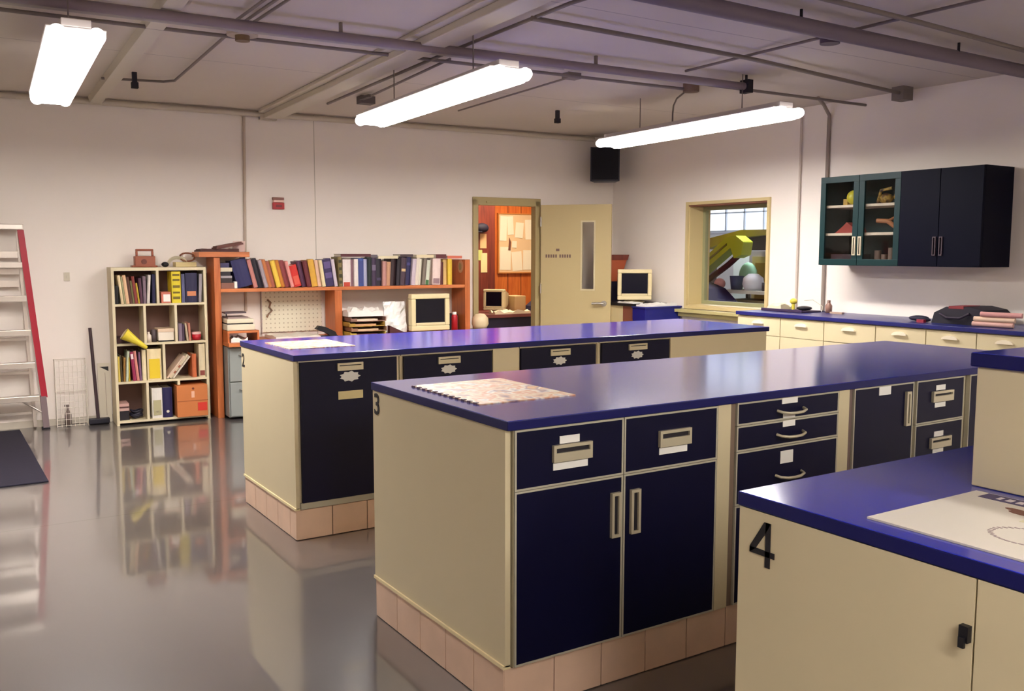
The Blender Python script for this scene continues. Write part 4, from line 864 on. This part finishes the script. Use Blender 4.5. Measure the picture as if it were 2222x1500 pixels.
cabitem('red_cloth', 'folded red cloth on the middle shelf behind left glass', 'cloth', m, M((150, 46, 34), .7), (-4.78, -.2, zs[1]))
m = MB().tube([(-4.50, -.28, zs[1]+.09), (-4.42, -.26, zs[1]+.085), (-4.36, -.22, zs[1]+.03), (-4.34, -.2, zs[1]+.012)], .018).tube([(-4.42, -.26, zs[1]+.085), (-4.38, -.2, zs[1]+.12)], .012)
cabitem('hand_tool', 'tan hand drill on the middle shelf behind right glass', 'tool', m, M((176, 112, 70), .5), (-4.42, -.25, zs[1]))
cabitem('tool_case', 'dark case at the bottom behind the left glass door', 'case', MB().box(-4.90, -4.69, -.3, -.08, zs[0], zs[0]+.07), M((52, 32, 40), .5), (-4.8, -.2, zs[0]))
m = MB(); rn = random.Random(2)
for x, c_ in ((-4.50, .05), (-4.44, .035), (-4.38, .06), (-4.33, .04)): m.cyl((x, -.25, zs[0]), (x, -.25, zs[0]+c_*2), .026, n=14)
cabitem('jar_set', 'row of dull jars at the bottom behind right glass', 'jars', m, M((120, 96, 84), .4), (-4.42, -.25, zs[0]))

# ------------------------------------------------------------------ counter along the right wall
NC = -.58
single('worktop', 'dark blue counter top along the right wall below the cabinet', 'worktop', MB().box(-5.635, -1.2, NC-.015, -.001, .90, .93), M((30, 34, 104), .3), (-5.6, NC, .9), FR, bevel=.003)
cuts = [-5.625, -5.155, -4.72, -4.256, -3.85, -3.48, -3.09, -2.68, -2.27]
CW = M((206, 192, 156), .45, noise=.03, scale=4)
wh = ['leftmost, nearest the window', 'second from the window', 'third from the window', 'fourth from the window', 'fifth from the window', 'sixth from the window', 'seventh from the window', 'last toward the viewer']
for i in range(8):
    a, b_ = cuts[i], cuts[i+1]
    t = thing('drawer_cabinet', f'cream drawer cabinet under the right wall counter, {wh[i]}', 'cabinet', (a, NC, 0), FR, 'cream drawer cabinets along the right wall')
    MB().box(a+.001, b_-.001, NC+.021, -.002, .09, .899).box(a+.001, b_-.001, NC+.07, -.05, 0, .09).build('carcass', CREAM, t)
    for za_, zb2 in ((.742, .892), (.42, .738), (.10, .416)):
        d = MB().box(a+.003, b_-.003, NC, NC+.019, za_, zb2).build('drawer', CW, t, bevel=.002)
        c_ = (a+b_)/2; zc_ = min(zb2-.055, (za_+zb2)/2+.03)
        pts = [(c_+.06*cos(k*pi/8), zc_+.028*sin(k*pi/8)) for k in range(9)]
        MB().prism(pts, NC-.018, NC, 'y').build('cup_pull', M((232, 220, 196), .4), d)
# things on the counter
cz_ = .9305
t = thing('tray', 'low dark tray with small parts on the counter by the window', 'tray', (-5.35, -.28, cz_), FR)
MB().box(-5.56, -5.12, -.36, -.12, cz_, cz_+.014).box(-5.56, -5.12, -.365, -.355, cz_, cz_+.024).build('tray_base', M((52, 36, 66), .5), t, bevel=.003)
single('yellow_toy', 'yellow round gadget on dark stem standing in the counter tray', 'gadget', MB().ball((-5.33, -.22, cz_+.085), .032, .03, .026).cyl((-5.33, -.22, cz_+.0145), (-5.33, -.22, cz_+.07), .014), M((206, 190, 70), .4), (-5.33, -.22, cz_), FR)
single('paper_pile', 'cream crumpled papers in the left of the counter tray', 'papers', MB().sheet(-5.53, -5.38, -.32, -.16, cz_+.0145, .01, 5, 4, .04, 51), M((214, 204, 176), .6), (-5.45, -.24, cz_+.0145), FR)
single('black_pouch', 'black pouch in the right half of the counter tray', 'pouch', MB().ball((-5.19, -.25, cz_+.034), .06, .07, .019), BLACK, (-5.19, -.25, cz_), FR)
t = thing('brown_bottle', 'brown bottle on the counter below the thick wall conduit', 'bottle', (-5.02, -.15, cz_), FR)
MB().lathe([(0, 0), (.026, 0), (.028, .06), (.012, .085)], (-5.02, -.15, cz_)).build('bottle_body', M((150, 112, 96), .4), t)
MB().lathe([(.013, .085), (.013, .105), (0, .105)], (-5.02, -.15, cz_)).build('cap', M((110, 80, 70), .5), t)
single('wire_holder', 'thin wire holder between tray and brown bottle on counter', 'holder', MB().tube([(-5.10, -.14, cz_+.002), (-5.09, -.14, cz_+.05), (-5.2, -.13, cz_+.10), (-5.29, -.13, cz_+.09)], .003), M((196, 190, 170), .4, .3), (-5.10, -.14, cz_), FR)
single('wood_block', 'small wooden stick on the counter right of brown bottle', 'block', MB().box(-4.97, -4.85, -.2, -.17, cz_, cz_+.014), M((176, 150, 130), .6), (-4.9, -.18, cz_), FR)
t = thing('carry_bag', 'black padded bag with red patch on the right wall counter', 'bag', (-3.7, -.25, cz_), FR)
MB().prism([(-3.93, cz_), (-3.50, cz_), (-3.49, cz_+.05), (-3.55, cz_+.105), (-3.66, cz_+.125), (-3.82, cz_+.12), (-3.91, cz_+.075)], -.4, -.10, 'y').build('bag_body', M((24, 18, 34), .7), t, bevel=.02)
MB().prism([(-3.80, cz_+.108), (-3.69, cz_+.108), (-3.69, cz_+.1285), (-3.80, cz_+.126)], -.403, -.2, 'y').build('red_patch', M((130, 40, 46), .6), t)
MB().tube([(-3.86, -.41, cz_+.07), (-3.8, -.425, cz_+.045), (-3.7, -.425, cz_+.045), (-3.64, -.41, cz_+.08)], .009).build('strap', M((40, 26, 46), .7), t)
t = thing('work_gloves', 'pile of dark gloves with red trim left of the bag', 'gloves', (-4.0, -.35, cz_), FR)
MB().ball((-4.06, -.35, cz_+.022), .075, .06, .021).ball((-3.99, -.40, cz_+.016), .05, .05, .015).build('glove_pile', M((32, 28, 52), .8), t)
MB().box(-4.0, -3.945, -.47, -.44, cz_, cz_+.022).build('red_trim', M((140, 36, 54), .7), t)
g = 'pink and cream papers rolled at the right edge'
for k, (x, z, c_) in enumerate(((-3.585, 0, (214, 170, 158)), (-3.575, .034, (226, 196, 170)), (-3.53, .068, (206, 150, 146)))):
    single('rolled_towel', ['lowest rolled pink towel at right edge of the counter', 'middle rolled cream towel at right edge of the counter', 'topmost rolled rose towel at right edge of the counter'][k], 'towel', MB().cyl((x, -.46, cz_+.018+z), (x+.26, -.42, cz_+.018+z), .0172, n=14), M(c_, .8), (x, -.45, cz_+z), FR, g)

# ------------------------------------------------------------------ corner between open door and window
t = thing('computer_table', 'black topped cream computer table in the corner behind the door', 'table', (6.2, 7.5, 0))
MB().box(6.03, 6.49, 7.15, 7.98, .885, .912).build('table_top', BLACK, t, bevel=.003)
MB().box(6.05, 6.48, 7.33, 7.93, 0, .885).build('drawer_pedestal', M((206, 188, 142), .5), t)
MB().box(6.05, 6.48, 7.17, 7.20, 0, .885).box(6.05, 6.07, 7.2, 7.33, 0, .885).build('wood_panel', M((128, 74, 56), .5), t)
t = thing('storage_bin', 'deep blue storage bin in front of the corner computer table', 'bin', (6.2, 7.0, 0))
MB().prism([(6.03, 0), (6.45, 0), (6.475, .878), (6.0, .878)], 6.93, 7.12, 'y').build('bin_body', M((16, 22, 112), .35), t, bevel=.01)
MB().box(5.99, 6.485, 6.92, 7.13, .878, .892).build('bin_rim', M((22, 30, 120), .35), t, bevel=.004)
single('paper_pile', 'white papers on top of the deep blue bin', 'papers', MB().sheet(6.03, 6.44, 6.95, 7.10, .8925, .008, 7, 4, .03, 61), WHITE, (6.2, 7.0, .8925))
single('desk_papers', 'white sheet on the black table top in front of the monitor', 'papers', MB().sheet(6.05, 6.18, 7.17, 7.42, .9125, .006, 5, 4, .012, 62), WHITE, (6.1, 7.25, .9125))
crt(FW, 6.20, 7.33, .9125, .35, .315, R(-38), 'beige tube monitor on the black corner table beside open door')
t = thing('wooden_rack', 'orange brown wooden rack behind the corner monitor', 'rack', (6.3, 7.84, .9125))
MB().prism([(6.20, 1.12), (6.36, 1.12), (6.45, 1.35), (6.20, 1.35)], 7.76, 7.90, 'y').build('rack_body', M((176, 84, 46), .5), t)
MB().prism([(6.19, 1.35), (6.455, 1.35), (6.475, 1.405), (6.19, 1.405)], 7.75, 7.91, 'y').build('rack_top', REDWOOD, t)
MB().box(6.20, 6.36, 7.77, 7.89, .9125, 1.12).build('rack_base', M((28, 24, 52), .6), t)
t = thing('waste_basket', 'cream paper roll on a dark stool beside the doorway', 'basket', (4.70, -.2, 0), FB); t.name = 'paper_roll'
MB().lathe([(0, 0), (.06, 0), (.085, .05), (.08, .11), (.045, .15), (0, .155)], (4.70, -.25, .665)).build('roll', M((226, 206, 166), .6), t)
MB().box(4.62, 4.79, -.34, -.16, .64, .664).box(4.63, 4.65, -.33, -.31, 0, .64).box(4.76, 4.78, -.33, -.31, 0, .64).box(4.63, 4.65, -.19, -.17, 0, .64).box(4.76, 4.78, -.19, -.17, 0, .64).build('stool', M((70, 44, 36), .6), t)

# ------------------------------------------------------------------ office behind the doorway
struct('wall_office', MB().box(3.9, 7.6, 2.2, 2.3, 0, 2.55), PANEL, FB)
struct('wall_office_side', MB().box(7.5, 7.6, .3, 2.2, 0, 2.55).box(3.8, 3.9, .061, 2.3, 0, 2.55), REDWOOD, FB)
struct('ceiling_office', MB().box(3.8, 7.6, .061, 2.3, 2.55, 2.6), CEILM, FB)
t = thing('office_fill_light', 'added unseen light panel on the ceiling of the office behind', 'ceiling light', (5.6, 1.2, 2.5), FB)  # added lamp, out of sight, brightens the room past the doorway
MB().box(5.3, 6.3, .85, 1.25, 2.515, 2.53).build('panel', emis('office_fill_panel', (1, .86, .66), 28), t)
MB().ring(5.27, 6.33, 0, .001, .0003, .82, 1.28).box(5.27, 6.33, .82, 1.28, 2.53, 2.55).build('panel_frame', WHITE, t)
t = thing('bulletin_board', 'cream bulletin board on the orange wall seen through the doorway', 'board', (6.53, 2.18, 1.55), FB)
MB().box(6.25, 6.87, 2.17, 2.198, 1.165, 1.93).build('board', M((232, 196, 150), .7), t)
MB().ring(6.24, 6.88, 1.155, 1.94, .014, 2.16, 2.198).build('board_frame', M((206, 130, 60), .5), t)
g = 'papers pinned on the bulletin board'
PP = [('tall sheet at upper left of', 6.27, 6.37, 1.58, 1.90), ('narrow sheet at top centre of', 6.38, 6.47, 1.66, 1.90), ('torn sheet right of centre on', 6.50, 6.62, 1.62, 1.82), ('sheet at the upper right of', 6.65, 6.76, 1.60, 1.86),
      ('wide sheet at lower left of', 6.27, 6.43, 1.20, 1.50), ('sheet at bottom centre of', 6.45, 6.60, 1.19, 1.44), ('small note in the middle of', 6.45, 6.52, 1.49, 1.58), ('wide sheet at lower right of', 6.62, 6.83, 1.20, 1.46)]
for k, (nm, a, b_, c_, d_) in enumerate(PP):
    T = Matrix.Translation(((a+b_)/2, 2.166, (c_+d_)/2)) @ Matrix.Rotation(R([2, -3, 5, -2, 1, -4, 3, 0][k]), 4, 'Y'); w, h = (b_-a)/2, (d_-c_)/2
    single('pinned_paper', f'white {nm} the bulletin board', 'paper', MB().box(-w, w, -.001, .001, -h, h, T=T), M((245, 232, 204), .7), ((a+b_)/2, 2.166, c_), FB, g)
single('keys_strip', 'dark strip hanging at left centre of the bulletin board', 'strip', MB().prism([(6.39, 1.46), (6.42, 1.46), (6.43, 1.56), (6.405, 1.62)], 2.155, 2.162, 'y'), M((120, 70, 50), .6), (6.4, 2.16, 1.5), FB)
t = thing('office_cupboard', 'dark red wood cupboard at the left of the office wall', 'cupboard', (5.9, 2.0, 0), FB)
MB().box(5.15, 5.99, 1.80, 2.19, 0, 2.3).build('cupboard_body', REDWOOD, t)
g = 'papers taped on the red cupboard'
for k, (a, b_, c_, d_) in enumerate(((5.78, 5.87, 1.48, 1.66), (5.73, 5.81, 1.33, 1.46), (5.79, 5.88, 1.18, 1.42))):
    single('taped_paper', ['upper cream paper taped on the dark red cupboard', 'small green paper taped on the dark red cupboard', 'lower yellowish paper taped on the dark red cupboard'][k], 'paper', MB().box(a, b_, 1.795, 1.799, c_, d_), M([(214, 170, 120), (190, 196, 110), (226, 206, 150)][k], .7), (a, 1.797, c_), FB, g)
single('black_hat', 'black hat hanging on the dark red cupboard', 'hat', MB().ball((5.78, 1.74, 1.73), .09, .055, .06).box(5.67, 5.75, 1.68, 1.76, 1.675, 1.69), M((28, 20, 40), .7), (5.78, 1.75, 1.73), FB)
t = thing('office_desk', 'dark office desk seen through the doorway', 'desk', (5.6, .9, 0), FB)
MB().box(5.0, 6.55, .62, 1.35, .70, .735).build('desk_top', M((120, 60, 54), .4), t)
MB().box(5.02, 6.53, .68, .72, 0, .70).build('front_panel', M((26, 18, 44), .5), t)
MB().box(5.02, 5.06, .72, 1.3, 0, .70).build('side_panel', M((26, 18, 44), .5), t)
MB().box(6.49, 6.53, .72, 1.3, 0, .70).build('side_panel', M((26, 18, 44), .5), t)
crt(FB, 5.50, .92, .7355, .25, .24, R(-48), 'small beige monitor on the office desk behind the doorway')
flat('beige_box', 'beige machine box right of the small office monitor', 'box', 5.80, 5.955, .97, 1.2, .7355, .92, M((206, 176, 124), .5), bevel=.008)
single('desk_papers', 'cream papers and phone pile on the office desk', 'papers', MB().sheet(5.36, 5.82, .64, .79, .7355, .01, 8, 4, .04, 71), M((230, 214, 180), .6), (5.6, .8, .7355), FB)
single('black_bag', 'black bag at the right of the office desk', 'bag', MB().prism([(5.975, .7355), (6.24, .7355), (6.2, .82), (6.08, .86), (6.0, .80)], .8, 1.05, 'y'), M((30, 22, 50), .7), (6.0, .9, .7355), FB, bevel=.01)
flat('tower_case', 'tall black computer tower standing left on the office desk', 'computer', 5.245, 5.33, 1.0, 1.3, .7355, 1.19, M((42, 22, 22), .5))

# ------------------------------------------------------------------ workshop behind the window (frame FR: x = -world y, y = depth past the wall)
struct('wall_shop', MB().box(-12.5, -5.5, 4.6, 4.7, 0, 3.2), M((206, 208, 214), .6), FR)
struct('wall_shop_side', MB().box(-12.6, -12.5, .3, 4.7, 0, 3.2).box(-4.5, -4.4, .3, 4.7, 0, 3.2).box(-5.5, -4.4, 4.6, 4.7, 0, 3.2), WALL, FR)
struct('ceiling_shop', MB().box(-12.6, -4.4, .281, 4.7, 3.2, 3.3), CEILM, FR)
t = MB().box(-11.2, -8.0, 4.56, 4.59, 1.78, 2.95)
wn = t.build('window_2', emis('daylight_glazing', (.80, .87, 1.0), .8), None, FR, (-9.6, 4.57, 1.78), 0, 'structure')
m = MB()
for k in range(9): m.box(-11.2+k*.4-.012, -11.2+k*.4+.012, 4.53, 4.56, 1.78, 2.95)
for k in range(5): m.box(-11.2, -8.0, 4.53, 4.56, 1.78+k*.29-.01, 1.78+k*.29+.01)
m.box(-9.72, -9.64, 4.50, 4.56, 1.78, 2.95)
m.build('glazing_bars', M((196, 206, 220), .5), wn)
t = thing('shop_fill_light', 'added unseen tube light hanging in the workshop beyond the window', 'ceiling light', (-8.5, 2.4, 3.0), FR)  # added lamp above the visible part, brightens the workshop
MB().box(-9.3, -7.6, 2.3, 2.5, 2.98, 3.04).build('tube', emis('shop_fill_tube', (.95, .97, 1), 60), t)
MB().box(-9.32, -7.58, 2.26, 2.54, 3.04, 3.10).cyl((-9.2, 2.4, 3.1), (-9.2, 2.4, 3.2), .01).cyl((-7.7, 2.4, 3.1), (-7.7, 2.4, 3.2), .01).build('reflector', WHITE, t)
LIME = M((176, 190, 40), .4)
t = thing('workshop_crane', 'yellow green workshop crane seen through the window', 'crane', (-8.3, 2.0, 1.3), FR)
MB().prism([(-8.75, 1.12), (-8.18, 1.49), (-8.12, 1.36), (-8.00, 1.40), (-7.97, 1.56), (-8.10, 1.64), (-8.27, 1.61), (-8.78, 1.26)], 1.95, 2.12, 'y').build('lower_boom', LIME, t, bevel=.01)
MB().prism([(-8.75, 1.20), (-8.24, 1.52), (-8.24, 1.545), (-8.75, 1.235)], 1.94, 1.95, 'y').build('boom_groove', M((110, 110, 30), .5), t)
MB().prism([(-8.85, 1.47), (-8.20, 1.62), (-7.60, 1.66), (-7.60, 1.71), (-8.20, 1.715), (-8.85, 1.60)], 2.16, 2.3, 'y').build('upper_boom', M((150, 140, 50), .5), t, bevel=.01)
MB().tube([(-8.75, 2.05, 1.02), (-8.3, 2.05, 1.28), (-8.1, 2.05, 1.42)], .04).build('hydraulic_ram', M((70, 34, 40), .5), t)
MB().ball((-8.42, 2.1, 1.46), .05).build('round_lamp', WHITE, t)
MB().box(-9.4, -8.95, 1.95, 2.5, 0, 1.3).box(-9.0, -8.74, 1.97, 2.1, 1.1, 1.24).build('machine_column', M((60, 40, 44), .6), t)
flat('black_tank', 'dark purple box hanging at right behind the machine arm', 'box', -8.28, -7.80, 2.35, 2.58, 1.46, 1.67, M((42, 24, 52), .5), FR, bevel=.01)
t = thing('machine_guard', 'dark navy sloping machine hood at lower left of window view', 'machine', (-8.4, 1.6, 0), FR); t.name = 'machine_hood'
MB().prism([(-8.9, 0), (-7.80, 0), (-7.86, .62), (-8.0, .84), (-8.2, .99), (-8.42, 1.05), (-8.9, 1.08)], 1.3, 1.9, 'y').build('hood_body', M((20, 18, 54), .6, spec=.1), t, bevel=.03)
MB().prism([(-8.45, 1.07), (-8.2, 1.0), (-7.98, .83), (-7.83, .62), (-7.80, .63), (-7.96, .86), (-8.19, 1.025), (-8.45, 1.095)], 1.26, 1.30, 'y').build('hood_rim', M((90, 110, 130), .5), t)
single('paper_sheet', 'white sheet at the lower left inside the window view', 'paper', MB().box(-7.45, -7.05, .75, .9, .86, .885).box(-7.44, -7.42, .76, .78, .0, .86).box(-7.08, -7.06, .76, .78, 0, .86).box(-7.44, -7.42, .87, .89, 0, .86).box(-7.08, -7.06, .87, .89, 0, .86), WHITE, (-7.3, .8, 0), FR).name = 'small_bench'
flat('shop_locker', 'pale grey locker standing behind the machine arm', 'locker', -9.14, -8.78, 3.0, 3.5, 0, 1.42, M((196, 208, 206), .5), FR, bevel=.01)
t = thing('tan_cupboard', 'tan cupboard with grey frame at right of the window view', 'cupboard', (-8.2, 2.6, 0), FR)
MB().box(-8.47, -7.9, 2.6, 3.0, 0, 1.45).build('cupboard_frame', M((164, 160, 160), .5), t)
MB().box(-8.40, -7.95, 2.58, 2.6, .7, 1.38).build('cupboard_door', M((196, 182, 120), .5), t); MB().box(-8.33, -8.0, 2.56, 2.58, .7, 1.30).build('door_panel', M((160, 130, 66), .5), t)
t = thing('shop_table', 'workshop table holding bins beyond the window', 'table', (-7.8, 2.0, 0), FR)
MB().box(-8.35, -7.35, 1.92, 2.45, .93, .97).build('table_top', M((196, 196, 190), .5), t)
for x in (-8.31, -7.43):
    for y in (1.95, 2.38): MB().box(x, x+.04, y, y+.04, 0, .93).build('leg', M((70, 70, 60), .6), t)
MB().box(-8.3, -7.4, 2.0, 2.4, .45, .85).build('drawer_block', M((110, 100, 74), .6), t)
single('white_pail', 'white rounded pail on the workshop table', 'pail', MB().lathe([(0, 0), (.10, 0), (.13, .07), (.12, .15), (.06, .2), (0, .205)], (-7.93, 2.1, .9705)), M((220, 222, 236), .5), (-7.93, 2.1, .97), FR)
single('blue_bin', 'small blue bin left of the white pail on the workshop table', 'bin', MB().lathe([(0, 0), (.07, 0), (.09, .17), (0, .17)], (-8.20, 2.1, .9705)), M((50, 70, 110), .5), (-8.2, 2.1, .97), FR)
single('teal_sack', 'pale green sack behind the small blue bin', 'sack', MB().ball((-8.22, 2.32, 1.14), .13, .1, .17), M((150, 200, 170), .7), (-8.22, 2.32, .97), FR)
single('dark_jar', 'dark jar at the right end of the workshop table', 'jar', MB().lathe([(0, 0), (.05, 0), (.05, .1), (0, .1)], (-7.68, 2.05, .9705)), M((40, 36, 44), .5), (-7.68, 2.05, .97), FR)
single('pink_helmet', 'pink and white round helmet by the machine hood', 'helmet', MB().ball((-8.395, 2.0, 1.04), .075, .07, .07), M((206, 150, 150), .5), (-8.33, 2.0, .97), FR)

# housekeeping: labels must single out one thing unless grouped; drop the helper property
for lb, os_ in LABELS.items():
    if len(os_) > 1: print('DUPLICATE LABEL', lb, os_)
for o in bpy.data.objects:
    if '_org' in o: del o['_org']
